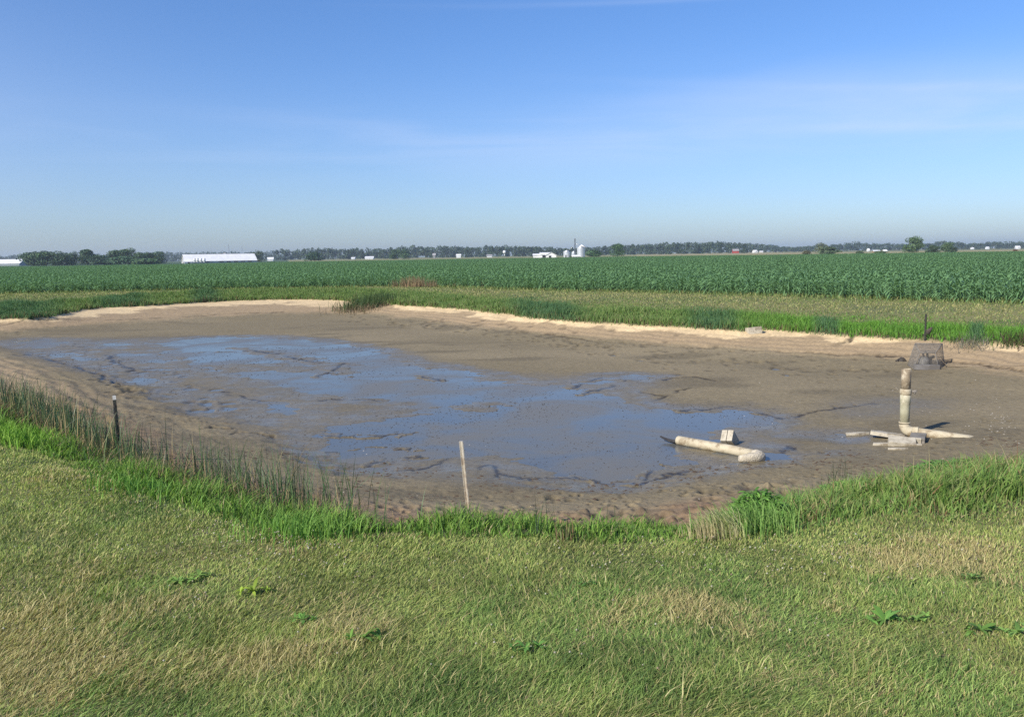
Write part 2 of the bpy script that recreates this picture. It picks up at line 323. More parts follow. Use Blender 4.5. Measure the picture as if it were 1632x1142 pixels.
# ------------------------------------------------------------------ object helpers
def tag(o, label=None, cat=None, group=None, kind=None):
    if label: o['label'] = label
    if cat: o['category'] = cat
    if group: o['group'] = group
    if kind: o['kind'] = kind
    return o
def np_mesh(name, V, loops, starts, tot, matl, col=None, smooth=False):
    me = bpy.data.meshes.new(name); me.vertices.add(len(V)); me.vertices.foreach_set('co', np.ascontiguousarray(V, np.float32).ravel())
    me.loops.add(len(loops)); me.loops.foreach_set('vertex_index', np.asarray(loops, np.int32))
    me.polygons.add(len(starts)); me.polygons.foreach_set('loop_start', np.asarray(starts, np.int32)); me.polygons.foreach_set('loop_total', np.asarray(tot, np.int32))
    if smooth: me.polygons.foreach_set('use_smooth', np.ones(len(starts), bool))
    if col is not None:
        a = me.attributes.new('col', 'FLOAT_COLOR', 'POINT'); c = np.ones((len(V), 4), np.float32); c[:, :3] = col; a.data.foreach_set('color', c.ravel())
    me.update(calc_edges=True)
    me.materials.append(matl)
    return me
def link(name, me, parent=None, loc=None):
    o = bpy.data.objects.new(name, me); COL.objects.link(o)
    if parent is not None: o.parent = parent
    if loc is not None: o.location = loc
    return o
def empty(name, loc=(0, 0, 0), rz=0):
    o = bpy.data.objects.new(name, None); COL.objects.link(o); o.location = loc; o.rotation_euler = (0, 0, rz); o.empty_display_size = .1; return o
def copy_tree(o, parent=None):
    c = o.copy(); COL.objects.link(c); c.parent = parent
    for ch in [q for q in bpy.data.objects if q.parent == o]: copy_tree(ch, c)
    return c
class MB:
    def __init__(s): s.v = []; s.f = []; s.sm = []
    def add(s, v, f, smooth=False, M=None):
        k = len(s.v)
        for p in v: s.v.append(tuple((M @ Vector(p)) if M is not None else p))
        for q in f: s.f.append([i + k for i in q]); s.sm.append(smooth)
        return s
    def box(s, c, d, M=None, j=0.):
        x, y, z = d[0] / 2, d[1] / 2, d[2] / 2
        v = [(c[0] + a * x + random.uniform(-j, j), c[1] + b * y + random.uniform(-j, j), c[2] + e * z + random.uniform(-j, j)) for a in (-1, 1) for b in (-1, 1) for e in (-1, 1)]
        return s.add(v, [(0, 1, 3, 2), (4, 6, 7, 5), (0, 4, 5, 1), (2, 3, 7, 6), (0, 2, 6, 4), (1, 5, 7, 3)], False, M)
    def prism(s, pts, y0, y1, M=None):
        """outline in x,z extruded along y"""
        n = len(pts); v = [(p[0], y0, p[1]) for p in pts] + [(p[0], y1, p[1]) for p in pts]
        f = [tuple(range(n - 1, -1, -1))[::-1], tuple(range(2 * n - 1, n - 1, -1))] + [(i, i + n, (i + 1) % n + n, (i + 1) % n) for i in range(n)]
        return s.add(v, f, False, M)
    def tube(s, path, rad, n=12, cap=True, smooth=True, M=None, hollow=None):
        P = [Vector(p) for p in path]; rr = rad if isinstance(rad, (list, tuple)) else [rad] * len(P)
        v = []; f = []; ref = None
        for i, p in enumerate(P):
            t = (P[min(i + 1, len(P) - 1)] - P[max(i - 1, 0)]).normalized()
            if ref is None: ref = Vector((0, 0, 1)) if abs(t.z) < .9 else Vector((1, 0, 0))
            a = t.cross(ref).normalized(); b = a.cross(t); ref = b
            for k in range(n):
                an = 2 * math.pi * k / n; v.append(tuple(p + (a * math.cos(an) + b * math.sin(an)) * rr[i]))
        for i in range(len(P) - 1):
            for k in range(n): f.append((i * n + k, (i + 1) * n + k, (i + 1) * n + (k + 1) % n, i * n + (k + 1) % n))
        s.add(v, f, smooth, M)
        if cap:
            k0 = len(s.v) - len(v); s.f.append([k0 + k for k in range(n)]); s.sm.append(False); s.f.append([k0 + (len(P) - 1) * n + k for k in range(n - 1, -1, -1)]); s.sm.append(False)
        return s
    def build(s, name, m, parent=None, loc=None, bevel=0, col=None):
        me = bpy.data.meshes.new(name); me.from_pydata(s.v, [], s.f); me.polygons.foreach_set('use_smooth', s.sm); me.update(); me.materials.append(m)
        o = link(name, me, parent, loc)
        if bevel:
            b = o.modifiers.new('bevel', 'BEVEL'); b.width = bevel; b.segments = 2; b.limit_method = 'ANGLE'
        return o

# ------------------------------------------------------------------ ground sheet
def ground():
    rr = np.concatenate([np.linspace(.2, 2.0, 10, endpoint=False), 2.0 * np.exp(np.linspace(0, math.log(30), 860, endpoint=False)), 60 * np.exp(np.linspace(0, math.log(5200 / 60), 90))])
    ta = np.concatenate([np.linspace(-180, -42, 60, endpoint=False), np.linspace(-42, 42, 1050, endpoint=False), np.linspace(42, 180, 60, endpoint=False)])
    A, Rr = np.meshgrid(np.radians(ta), rr, indexing='ij'); X = (Rr * np.sin(A)).ravel(); Y = (Rr * np.cos(A)).ravel()
    q = field(X, Y); Z = q['h']; dist = np.hypot(X, Y)
    nA, nR = len(ta), len(rr)
    V = np.stack([X, Y, Z], 1); V = np.vstack([V, [[0, 0, 1.0]]])
    i = np.arange(nA)[:, None]; j = np.arange(nR - 1)[None]; i2 = (i + 1) % nA
    quads = np.stack([i * nR + j, i * nR + j + 1, i2 * nR + j + 1, i2 * nR + j + 0 * i], -1).reshape(-1, 4)
    i = np.arange(nA); tri = np.stack([np.full(nA, nA * nR), i * nR, ((i + 1) % nA) * nR], -1)
    loops = np.concatenate([quads.ravel(), tri.ravel()]); starts = np.concatenate([np.arange(len(quads)) * 4, len(quads) * 4 + np.arange(nA) * 3]); tot = np.concatenate([np.full(len(quads), 4), np.full(nA, 3)])
    # ---- colours of the materials themselves
    def mixc(c, c2, k): return c * (1 - k[:, None]) + np.asarray(c2)[None] * k[:, None]
    n1 = fbm(X, Y, 1.4, 5, 4); n2 = fbm(X, Y, .25, 6, 3); n3 = fbm(X, Y, 5, 8, 3)
    C = np.tile(np.array([.13, .145, .055]), (len(X), 1))
    C = mixc(C, (.22, .19, .09), sst(-.1, .6, n1 + .3 * n2))                     # thatch
    farg = (Y > 18) & (q['sA'] > 0)
    C[farg] = mixc(C[farg], (.20, .19, .075), sst(-.5, .4, n1[farg] + .4 * n3[farg]))
    # country beyond
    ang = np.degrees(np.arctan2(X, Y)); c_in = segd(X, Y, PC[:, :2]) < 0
    beyond = (dist > 200) & ~c_in
    C[beyond] = (.24, .23, .10)
    b2 = beyond & (ang < -14); C[b2] = (.045, .085, .035)
    b3 = beyond & (ang > 8); C[b3] = mixc(C[b3], (.36, .30, .15), sst(-.3, .3, fbm(X[b3] * .3, Y[b3], 60, 12, 2)))
    b4 = beyond & (dist > 700); C[b4] = mixc(C[b4], (.13, .15, .07), sst(-.2, .3, fbm(X[b4] * .4, Y[b4], 300, 14, 2)))
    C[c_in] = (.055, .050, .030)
    # bank and bed
    sO, sI, wat, sh = q['sO'], q['sI'], q['wat'], q['sh']
    bank = sO < .08
    t = np.clip(sI / (np.abs(sI) + np.abs(sO) + 1e-6), 0, 1)
    mud = np.array([.200, .162, .094])
    D = np.tile(mud, (len(X), 1)); D = mixc(D, (.245, .198, .118), sst(-.4, .5, fbm(X * .5, Y, 2.5, 81, 4)))
    D = mixc(D, (.165, .134, .080), sst(.1, .6, fbm(X * .5, Y, 1.0, 83, 3)))
    farside = sst(13, 18, Y)
    tan = sst(-.05, .35, t + .15 * n1 + .1 * n2) * (sI > -.3)
    D = mixc(D, (.34, .25, .145), tan * farside)
    pale = sst(.60, .70, t + .32 * fbm(X * .6, Y, 1.2, 85, 5, .65) + .06 * n2 - .05 * sst(-9, -14, X) - .10 * sst(4, 9, X) - .16 * sst(-.1, .5, fbm(X, Y, 2.2, 87, 3)) - .3 * np.exp(-((X + 6.0) / .9) ** 2)) * farside
    D = mixc(D, (.66, .50, .285), pale * sst(.15, .3, t) * (.75 + .25 * sst(-.3, .3, n1)))
    brown = sst(.25, .7, t + .2 * n1) * (1 - farside)
    D = mixc(D, (.285, .172, .098), brown)
    D = mixc(D, (.34, .24, .13), brown * sst(.0, .4, n2 + n1) * sst(-3, -6, X))
    wet = np.clip(sst(.9, -.1, wat) + .75 * sst(.6, -.6, sh), 0, 1) * sst(.2, -.3, sI)
    D = mixc(D, (.155, .130, .082), wet * .75)
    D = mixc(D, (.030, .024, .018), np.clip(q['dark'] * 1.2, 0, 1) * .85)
    D = mixc(D, (.10, .072, .050), np.clip(q['cl'] * 1.3, 0, 1) * .6)
    kk = sst(.10, -.08, sO + .05 * n2)
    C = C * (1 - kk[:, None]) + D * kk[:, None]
    # soil showing under the tall grass
    u = sst(.5, -.2, q['sA']) * (1 - kk); C = mixc(C, (.075, .072, .032), u * .7)
    col = np.vstack([C, [[.08, .09, .03]]])
    me = np_mesh('ground', V, loops, starts, tot, None, col, True) if False else None
    m = mat('ground_soil', (.1, .1, .1), .9, 0, .28); tr = m.node_tree; b = tr.nodes['Principled BSDF']
    a = N('ShaderNodeAttribute', tr); a.attribute_name = 'col'; g = N('ShaderNodeNewGeometry', tr)
    nz = N('ShaderNodeTexNoise', tr); nz.inputs['Scale'].default_value = 14; nz.inputs['Detail'].default_value = 8; nz.inputs['Roughness'].default_value = .65; tr.links.new(g.outputs['Position'], nz.inputs['Vector'])
    mm = N('ShaderNodeMixRGB', tr); mm.blend_type = 'MULTIPLY'; mm.inputs[0].default_value = 1; tr.links.new(a.outputs['Color'], mm.inputs[1])
    v = MR(nz.outputs['Fac'], .3, .7, .74, 1.24, tr, False); cc = N('ShaderNodeCombineXYZ', tr)
    for k in range(3): tr.links.new(v, cc.inputs[k])
    tr.links.new(cc.outputs[0], mm.inputs[2]); tr.links.new(mm.outputs[0], b.inputs['Base Color'])
    w = N('ShaderNodeAttribute', tr); w.attribute_name = 'wet'
    nr = N('ShaderNodeTexNoise', tr); nr.inputs['Scale'].default_value = 2.2; nr.inputs['Detail'].default_value = 6; tr.links.new(g.outputs['Position'], nr.inputs['Vector'])
    wn = MA('MULTIPLY', w.outputs['Fac'], MR(nr.outputs['Fac'], .25, .7, 1.15, .75, tr), tree=tr)
    tr.links.new(MR(wn, 0, 1, .95, .27, tr, False), b.inputs['Roughness'])
    nb = N('ShaderNodeTexNoise', tr); nb.inputs['Scale'].default_value = 30; nb.inputs['Detail'].default_value = 6; nb.inputs['Roughness'].default_value = .6; tr.links.new(g.outputs['Position'], nb.inputs['Vector'])
    bp = N('ShaderNodeBump', tr); bp.inputs['Distance'].default_value = .02; tr.links.new(nb.outputs['Fac'], bp.inputs['Height'])
    tr.links.new(MR(w.outputs['Fac'], 0, 1, .55, .10, tr, False), bp.inputs['Strength']); tr.links.new(bp.outputs[0], b.inputs['Normal'])
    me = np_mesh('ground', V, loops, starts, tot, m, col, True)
    wa = me.attributes.new('wet', 'FLOAT', 'POINT'); wetv = np.append(wet * .9, 0).astype(np.float32); wa.data.foreach_set('value', wetv)
    tag(link('ground', me), kind='structure')
ground()

# shallow water lying in the lowest part of the bed
wb = MB(); Q = smooth_poly(W_(farI + nearI), 1)
wb.add([(p[0], p[1], 0.0) for p in Q], [tuple(range(len(Q)))])
wm = mat('pond_water', (.095, .098, .092), .07, 0, .5); wt = wm.node_tree; pb = wt.nodes['Principled BSDF']; pb.inputs['IOR'].default_value = 1.33; pb.inputs['Specular IOR Level'].default_value = .26
g = N('ShaderNodeNewGeometry', wt); nz = N('ShaderNodeTexNoise', wt); nz.inputs['Scale'].default_value = .55; nz.inputs['Detail'].default_value = 8; nz.inputs['Roughness'].default_value = .62; nz.inputs['Distortion'].default_value = .6; wt.links.new(g.outputs['Position'], nz.inputs['Vector'])
wt.links.new(MR(nz.outputs['Fac'], .35, .65, .14, .36, wt), pb.inputs['Roughness'])
mxw = N('ShaderNodeMix', wt, data_type='RGBA'); wt.links.new(MR(nz.outputs['Fac'], .35, .65, 0, 1, wt), mxw.inputs[0]); mxw.inputs[6].default_value = (.102, .106, .100, 1); mxw.inputs[7].default_value = (.160, .145, .114, 1); wt.links.new(mxw.outputs[2], pb.inputs['Base Color'])
n2 = N('ShaderNodeTexNoise', wt); n2.inputs['Scale'].default_value = 22; n2.inputs['Detail'].default_value = 3; wt.links.new(g.outputs['Position'], n2.inputs['Vector'])
bp = N('ShaderNodeBump', wt); bp.inputs['Strength'].default_value = .05; bp.inputs['Distance'].default_value = .01; wt.links.new(n2.outputs['Fac'], bp.inputs['Height']); wt.links.new(bp.outputs[0], pb.inputs['Normal'])
tag(wb.build('pond_water', wm), kind='structure')

# ------------------------------------------------------------------ grass
def blades(name, X, Y, hgt, wid, lx, ly, bend, col, matl, segs=2, Z=None, up=1.0, tipw=0.0, label=None, kind='stuff', origin=None):
    """one tapered, arched blade per point; (lx,ly) is how far the tip leans, in blade lengths"""
    n = len(X); Z = field(X, Y)['h'] - .004 if Z is None else Z
    az = rng.uniform(0, math.pi, n); wx, wy = np.cos(az), np.sin(az)
    V = np.zeros((n, 2 * segs + 1, 3), np.float32)
    for k in range(segs + 1):
        t = k / segs; s = t ** (1 + bend); hz = t - .35 * bend * t * t
        cx = X + lx * hgt * s; cy = Y + ly * hgt * s; cz = Z + hgt * up * hz * np.sqrt(np.maximum(.06, 1 - .8 * np.minimum(1, lx * lx + ly * ly)))
        w = wid * .5 * (1 - t ** 1.6)
        if k < segs:
            V[:, 2 * k, 0] = cx - wx * w; V[:, 2 * k, 1] = cy - wy * w; V[:, 2 * k, 2] = cz
            V[:, 2 * k + 1, 0] = cx + wx * w; V[:, 2 * k + 1, 1] = cy + wy * w; V[:, 2 * k + 1, 2] = cz
        else: V[:, 2 * k, 0] = cx; V[:, 2 * k, 1] = cy; V[:, 2 * k, 2] = cz
    base = (np.arange(n) * (2 * segs + 1))[:, None]; lp = []; tot = []
    for k in range(segs - 1): lp.append([2 * k, 2 * k + 1, 2 * k + 3, 2 * k + 2]); tot.append(4)
    lp.append([2 * segs - 2, 2 * segs - 1, 2 * segs]); tot.append(3)
    flat = np.array(sum(lp, [])); loops = (base + flat[None]).ravel(); tt = np.tile(np.array(tot), n); st = np.concatenate([[0], np.cumsum(tt)[:-1]])
    C = np.repeat(col, 2 * segs + 1, 0)
    V = V.reshape(-1, 3)
    if origin is not None: V = V - np.asarray(origin, np.float32)
    me = np_mesh(name, V, loops, st, tt, matl, C, True)
    o = link(name, me, None, origin)
    if kind: tag(o, label, None, None, kind)
    return o
def pal(n, cs, w):
    cs = np.array(cs); i = rng.choice(len(cs), n, p=np.array(w) / np.sum(w)); return cs[i] * rng.uniform(.75, 1.25, (n, 1))
def lerpc(a, b, k): return a * (1 - k[:, None]) + b * k[:, None]
GM = leafmat('grass_blade', True, rough=.6, trans=.30, spec=.18)
DM = leafmat('dry_blade', True, rough=.7, trans=.2)

def lawn():
    n = 1000000
    d = (math.sqrt(2.3) + (math.sqrt(15) - math.sqrt(2.3)) * rng.random(n)) ** 2
    a = np.radians(rng.uniform(-42, 42, n)); X = d * np.sin(a); Y = d * np.cos(a)
    q = field(X, Y); keep = (q['sA'] > rng.normal(0, 1, n) * (.09 + .22 * sst(1.5, 4, X))) & (Y < 14); X, Y, Z = X[keep], Y[keep], q['h'][keep]; d = d[keep]; n = len(X)
    dry = fbm(X, Y, 1.1, 101, 4, .6) + .35 * fbm(X, Y, .2, 103, 2) + .12 * sst(6.0, 3.2, d) - .30
    dry = dry - .18
    for px, py, rx, ry, am in ((1180, 985, .75, .32, .65), (1000, 970, .5, .22, .4), (1300, 1060, .6, .3, .35), (1560, 890, .8, .35, .6), (1250, 930, .7, .25, .3), (100, 990, .5, .3, .5), (330, 1060, .6, .3, .45), (60, 1080, .4, .3, .45), (560, 1000, .3, .2, .3), (1100, 1110, .5, .2, .35), (1500, 1100, .5, .2, .3), (420, 960, .4, .2, .2)):
        c = at(px, py, 1.0); dry = dry + am * np.exp(-((X - c[0]) / rx) ** 2 - ((Y - c[1]) / ry) ** 2)
    k = sst(-.1, .6, dry)
    isdry = rng.random(n) < (.08 + .70 * k)
    G = pal(n, [(.270, .320, .090), (.180, .250, .066), (.37, .40, .13), (.135, .195, .065)], [4, 3, 3, 1.5])
    B = fbm(X, Y, .8, 107, 3); G = lerpc(G, G * np.array([.70, .86, .80]), sst(.0, .5, B)); G = G * (.85 + .35 * sst(-.4, .4, fbm(X, Y, .28, 117, 3)))[:, None]
    D = pal(n, [(.46, .40, .18), (.38, .34, .15), (.56, .49, .25), (.33, .25, .12)], [3, 3, 1.5, 1])
    C = np.where(isdry[:, None], D, G)
    fl = 1.0 + 0 * d
    len_ = rng.uniform(.012, .031, n) * (1 + .6 * sst(5.5, 3, d)) * (1 + .3 * isdry) * (1 + (rng.random(n) < .05)) * (.8 + .4 * sst(-.5, .5, fbm(X, Y, .3, 109, 2)))
    dirn = math.radians(40) + 1.3 * fbm(X, Y, .7, 111, 3) + rng.normal(0, .95, n)
    lean = np.clip(.5 + .35 * sst(6, 3.2, d) + .3 * fbm(X, Y, .35, 113, 2) + rng.normal(0, .15, n), .1, 1.0)
    wid = (.0022 + .00055 * d) * rng.uniform(.7, 1.3, n)
    blades('lawn_grass', X, Y, len_, wid, np.cos(dirn) * lean, np.sin(dirn) * lean, .6, C, GM, 2, Z, label='short mown lawn of green and straw coloured blades in front of the pond')
lawn()

def rand_in(x0, x1, y0, y1, dens, test):
    n = int((x1 - x0) * (y1 - y0) * dens); X = rng.uniform(x0, x1, n); Y = rng.uniform(y0, y1, n); q = field(X, Y)
    k = test(X, Y, q, n); return X[k], Y[k], {a: b[k] for a, b in q.items()}
def px_of(X, Y):
    """direction as photograph column"""
    return 816 + F * X / Y * 1.0
def lush():
    X, Y, q = rand_in(-16, 16, 3.5, 19, 2600, lambda X, Y, q, n: (q['sA'] < .06 + .3 * rng.random(n) * sst(1.5, 4, X)) & (q['sO'] > -.10 + .1 * rng.random(n)) & (Y < 19) & (rng.random(n) < np.clip(9 / np.hypot(X, Y), .15, 1) ** 1.2))
    n = len(X); px = px_of(X, Y)
    left = sst(560, 480, px); deep = sst(-.25, -1.0, q['sA'])
    rushy = left * deep
    keep = rng.random(n) > rushy * .80
    X, Y, px, rushy, Z = X[keep], Y[keep], px[keep], rushy[keep], q['h'][keep]; sA = q['sA'][keep]; sO = q['sO'][keep]; n = len(X); right = sst(1130, 1260, px)
    G = pal(n, [(.170, .300, .055), (.120, .225, .045), (.230, .350, .070), (.100, .160, .050), (.34, .30, .15)], [4, 3.3, 2.5, 1.6, .7])
    Gr = pal(n, [(.185, .285, .070), (.130, .225, .065), (.27, .31, .11), (.33, .28, .14), (.26, .15, .08)], [4, 3, 2, 1.3, .5])
    Gl = pal(n, [(.075, .110, .040), (.20, .155, .075), (.24, .16, .085), (.055, .085, .035)], [3, 2, 1.5, 2])
    C = lerpc(G, Gr, (right * (.55 + .45 * (fbm(X, Y, .8, 121, 2) > 0))))
    C = np.where((rng.random(n) < rushy)[:, None], Gl, C)
    edge = sst(0, -.35, sA); patch = .45 + 1.0 * sst(-.4, .45, fbm(X, Y, .38, 123, 3))
    h = (.05 + .095 * edge + .05 * sst(600, 480, px) * edge + .05 * right * edge) * patch * rng.uniform(.6, 1.35, n)
    h = h * (1 - .45 * np.exp(-((px - 620) / 45) ** 2)) * (1 - .5 * np.exp(-((px - 1090) / 45) ** 2))
    dirn = rng.uniform(0, 2 * math.pi, n); lean = rng.uniform(.05, .7, n)
    blades('bank_grass', X, Y, h, (.0050 + .0006 * np.hypot(X, Y)) * rng.uniform(.7, 1.4, n), np.cos(dirn) * lean + .1, np.sin(dirn) * lean + .05, 1.0, C, GM, 3, Z, label='lush bright green uncut grass fringing the near bank of the drained pond')
    # seed stalks of the right-hand weeds
    X, Y, q = rand_in(2.4, 12, 4, 12, 26, lambda X, Y, q, n: (q['sA'] < -.1) & (q['sO'] > 0) & (px_of(X, Y) > 1150))
    n = len(X); C = pal(n, [(.32, .27, .14), (.24, .20, .09), (.14, .17, .06), (.25, .13, .08)], [3, 3, 2, 1])
    dirn = rng.uniform(0, 6.3, n); lean = rng.uniform(0, .45, n)
    blades('seed_stalks', X, Y, rng.uniform(.2, .42, n), .005 * rng.uniform(.8, 1.6, n), np.cos(dirn) * lean, np.sin(dirn) * lean, .6, C, DM, 3, q['h'], label='thin straw coloured seed stalks standing among the weeds of the near right bank')
lush()
RM = leafmat('rush_stem', True, rough=.45, trans=.1)
def rushes():
    # dark green rush stems in loose clumps along the near left bank
    cl = []
    r2 = np.random.default_rng(3)
    for px, py, n, h in ((-60, 640, 150, .5), (-20, 650, 170, .5), (15, 660, 260, .5), (30, 645, 200, .5), (45, 672, 260, .46), (75, 690, 260, .46), (90, 672, 120, .46), (105, 705, 220, .44), (135, 718, 180, .46), (130, 700, 90, .4), (165, 732, 110, .44), (205, 742, 130, .42), (240, 760, 60, .42), (275, 778, 70, .42), (308, 788, 70, .42), (345, 800, 75, .46),
                         (378, 806, 110, .5), (395, 812, 90, .5), (430, 822, 50, .45), (462, 832, 100, .5), (482, 836, 100, .5), (515, 846, 45, .5), (540, 852, 20, .5)):
        cl.append((px, py, n, h))
    XX = []; YY = []; HH = []; LX = []; LY = []
    for px, py, n, h in cl:
        c = at(px, py, .56); s = .22
        XX.append(c[0] + r2.normal(0, s, n)); YY.append(c[1] + .12 + r2.normal(0, s * 1.1, n)); n = int(n * .85); XX.pop(); YY.pop(); XX.append(c[0] + r2.normal(0, s, n)); YY.append(c[1] + .12 + r2.normal(0, s * 1.2, n)); HH.append(h * 1.62 * r2.uniform(.35, 1.1, n)); a = r2.uniform(0, 6.28, n); l = np.abs(r2.normal(.16, .2, n)).clip(0, .8); LX.append(np.cos(a) * l); LY.append(np.sin(a) * l)
    X, Y, Hh, LX, LY = map(np.concatenate, (XX, YY, HH, LX, LY)); n = len(X)
    C = pal(n, [(.055, .115, .050), (.075, .135, .052), (.11, .15, .06), (.33, .26, .13)], [4, 4, 2.5, 2])
    q = field(X, Y)
    blades('rushes', X, Y, Hh, .0072 + .0020 * rng.random(n), LX, LY, .7, C, RM, 4, q['h'] - .01, label='dark green rushes standing in loose clumps along the near left bank')
    # brown seed heads near the tips: a few
    X, Y, q = rand_in(-14, -1.0, 5.5, 16, 420, lambda X, Y, q, n: (q['sO'] > -.5) & (q['sO'] < .55) & (px_of(X, Y) < 560) & (rng.random(n) < .6))
    n = len(X); a = rng.uniform(0, 6.3, n); l = rng.uniform(0, .9, n)
    C = pal(n, [(.31, .23, .12), (.25, .17, .09), (.38, .29, .16), (.12, .15, .06)], [3, 3, 2, 4])
    blades('dead_stems', X, Y, rng.uniform(.08, .42, n), .006 * rng.uniform(.7, 1.4, n), np.cos(a) * l, np.sin(a) * l, .6, C, DM, 3, q['h'], label='brown dead stems and litter among the rushes on the near left bank')
rushes()

def far_bank():
    X, Y, q = rand_in(-44, 34, 14, 60, 560, lambda X, Y, q, n: (q['sA'] < 2.2 * rng.random(n) ** 2.5) & (q['sO'] > -.12 * rng.random(n)) & (Y > 14))
    n = len(X); px = px_of(X, Y); z = np.zeros(n)
    for c, w in ((30, 75), (195, 45), (330, 25), (870, 60), (1137, 42), (1320, 22), (1560, 12)): z = np.maximum(z, np.exp(-((px - c) / w) ** 4))
    z = z * (rng.random(n) < .85)
    G = pal(n, [(.165, .255, .070), (.130, .215, .060), (.205, .285, .090), (.24, .25, .11)], [4, 3, 2, 1.5])
    G = lerpc(G, pal(n, [(.150, .310, .045), (.115, .255, .042)], [1, 1]), sst(1000, 1350, px))
    B = pal(n, [(.080, .165, .070), (.100, .190, .080), (.110, .170, .065)], [3, 2, 1])
    C = lerpc(G, B, z)
    low = sst(.35, 0, q['sO']); C = np.where((rng.random(n) < .22 * low)[:, None], pal(n, [(.19, .15, .08), (.11, .08, .05)], [1, 1]), C)
    patch = .5 + .85 * sst(-.4, .5, fbm(X, Y, .9, 133, 4)); dd = np.hypot(X, Y)
    h = (.16 + .10 * z + .10 * sst(20, 32, dd) + .04 * sst(1000, 1300, px)) * patch * rng.uniform(.5, 1.3, n) * (.30 + .70 * sst(.6, -.6, q['sA']))
    a = rng.uniform(0, 6.3, n); l = rng.uniform(0, .5, n)
    blades('far_bank_grass', X, Y, np.maximum(h, .04), (.006 + .0005 * dd) * rng.uniform(.7, 1.3, n), np.cos(a) * l, np.sin(a) * l, .7, C, GM, 2, q['h'], label='tall green grass and reeds along the far edge of the pond')
    # rough mown strip up to the corn
    def t(X, Y, q, n): return (q['sA'] > -.1) & (Y > 15) & (segd(X, Y, PC[:, :2]) > -1.2) & (rng.random(n) < np.clip(30 / np.hypot(X, Y), .3, 1))
    X, Y, q = rand_in(-48, 38, 15, 70, 120, t)
    n = len(X); dry = fbm(X, Y, 2.5, 141, 4) + .4 * fbm(X, Y, .6, 143, 2); sC = segd(X, Y, PC[:, :2])
    dry = dry + .55 * sst(.9, 3, sC) * sst(7.5, 4, sC) * (.5 + .8 * sst(-6, 6, X)) - .9 * sst(1.2, .2, sC)
    G = pal(n, [(.175, .235, .075), (.130, .190, .062), (.23, .27, .095)], [3, 2, 2]); D = pal(n, [(.34, .33, .14), (.31, .30, .12), (.44, .39, .19)], [3, 3, 1])
    C = np.where((rng.random(n) < .12 + .5 * sst(-.3, .6, dry))[:, None], D, G)
    a = rng.uniform(0, 6.3, n); l = rng.uniform(.1, .8, n); dd = np.hypot(X, Y)
    blades('far_strip_grass', X, Y, (.07 + .10 * sst(1.0, .1, sC)) * rng.uniform(.5, 1.5, n), (.006 + .0006 * dd) * rng.uniform(.7, 1.4, n), np.cos(a) * l, np.sin(a) * l, .6, C, GM, 2, q['h'], label='rough yellowing grass strip between the pond and the corn')
far_bank()

# ------------------------------------------------------------------ corn
CM = leafmat('corn_leaf', False, base=(.096, .175, .073), rough=.30, trans=.22, vary=.5, scale=4)
def corn_mesh(seed):
    r = random.Random(seed); v = []; f = []; hh = r.uniform(.52, .64)
    k = len(v)
    for i, z in enumerate((0, hh)):
        for a in range(4): an = a * math.pi / 2; w = .012 * (1 - .6 * i); v.append((math.cos(an) * w, math.sin(an) * w, z))
    for a in range(4): f.append((a, (a + 1) % 4, (a + 1) % 4 + 4, a + 4))
    nl = 12; az = r.uniform(0, 6.28)
    for l in range(nl):
        t = (l + .8) / nl; z0 = hh * (.10 + .86 * t); az += math.pi + r.uniform(-.45, .45); Ln = (.30 + .30 * math.sin(math.pi * min(1, .25 + .65 * t))) * r.uniform(.68, .95); w0 = .021 * r.uniform(.8, 1.15)
        rise = r.uniform(.30, .62) + .35 * t; dr = (math.cos(az), math.sin(az)); pp = (-dr[1], dr[0]); k = len(v); ns = 6; tw = r.uniform(-.8, .8)
        for s in range(ns + 1):
            u = s / ns; rad = Ln * (u * (1 - .12 * u)) * (1 - .35 * t + .1); zz = z0 + Ln * (rise * u * 1.25 - (1.05 - .25 * t) * u * u * .95)
            w = w0 * (math.sin(math.pi * (.12 + .88 * u)) ** .7) if s < ns else .002
            ta = tw * u; cz = math.sin(ta) * w; cw = math.cos(ta) * w; wv = r.uniform(-.01, .01)
            v.append((dr[0] * rad - pp[0] * cw, dr[1] * rad - pp[1] * cw, zz - cz + wv)); v.append((dr[0] * rad, dr[1] * rad, zz - .35 * w)); v.append((dr[0] * rad + pp[0] * cw, dr[1] * rad + pp[1] * cw, zz + cz - wv))
        for s in range(ns):
            a = k + 3 * s; f.append((a, a + 1, a + 4, a + 3)); f.append((a + 1, a + 2, a + 5, a + 4))
    me = bpy.data.meshes.new('corn_plant'); me.from_pydata(v, [], f); me.polygons.foreach_set('use_smooth', [True] * len(f)); me.update(); me.materials.append(CM); return me
CMs = [corn_mesh(100 + i) for i in range(5)]
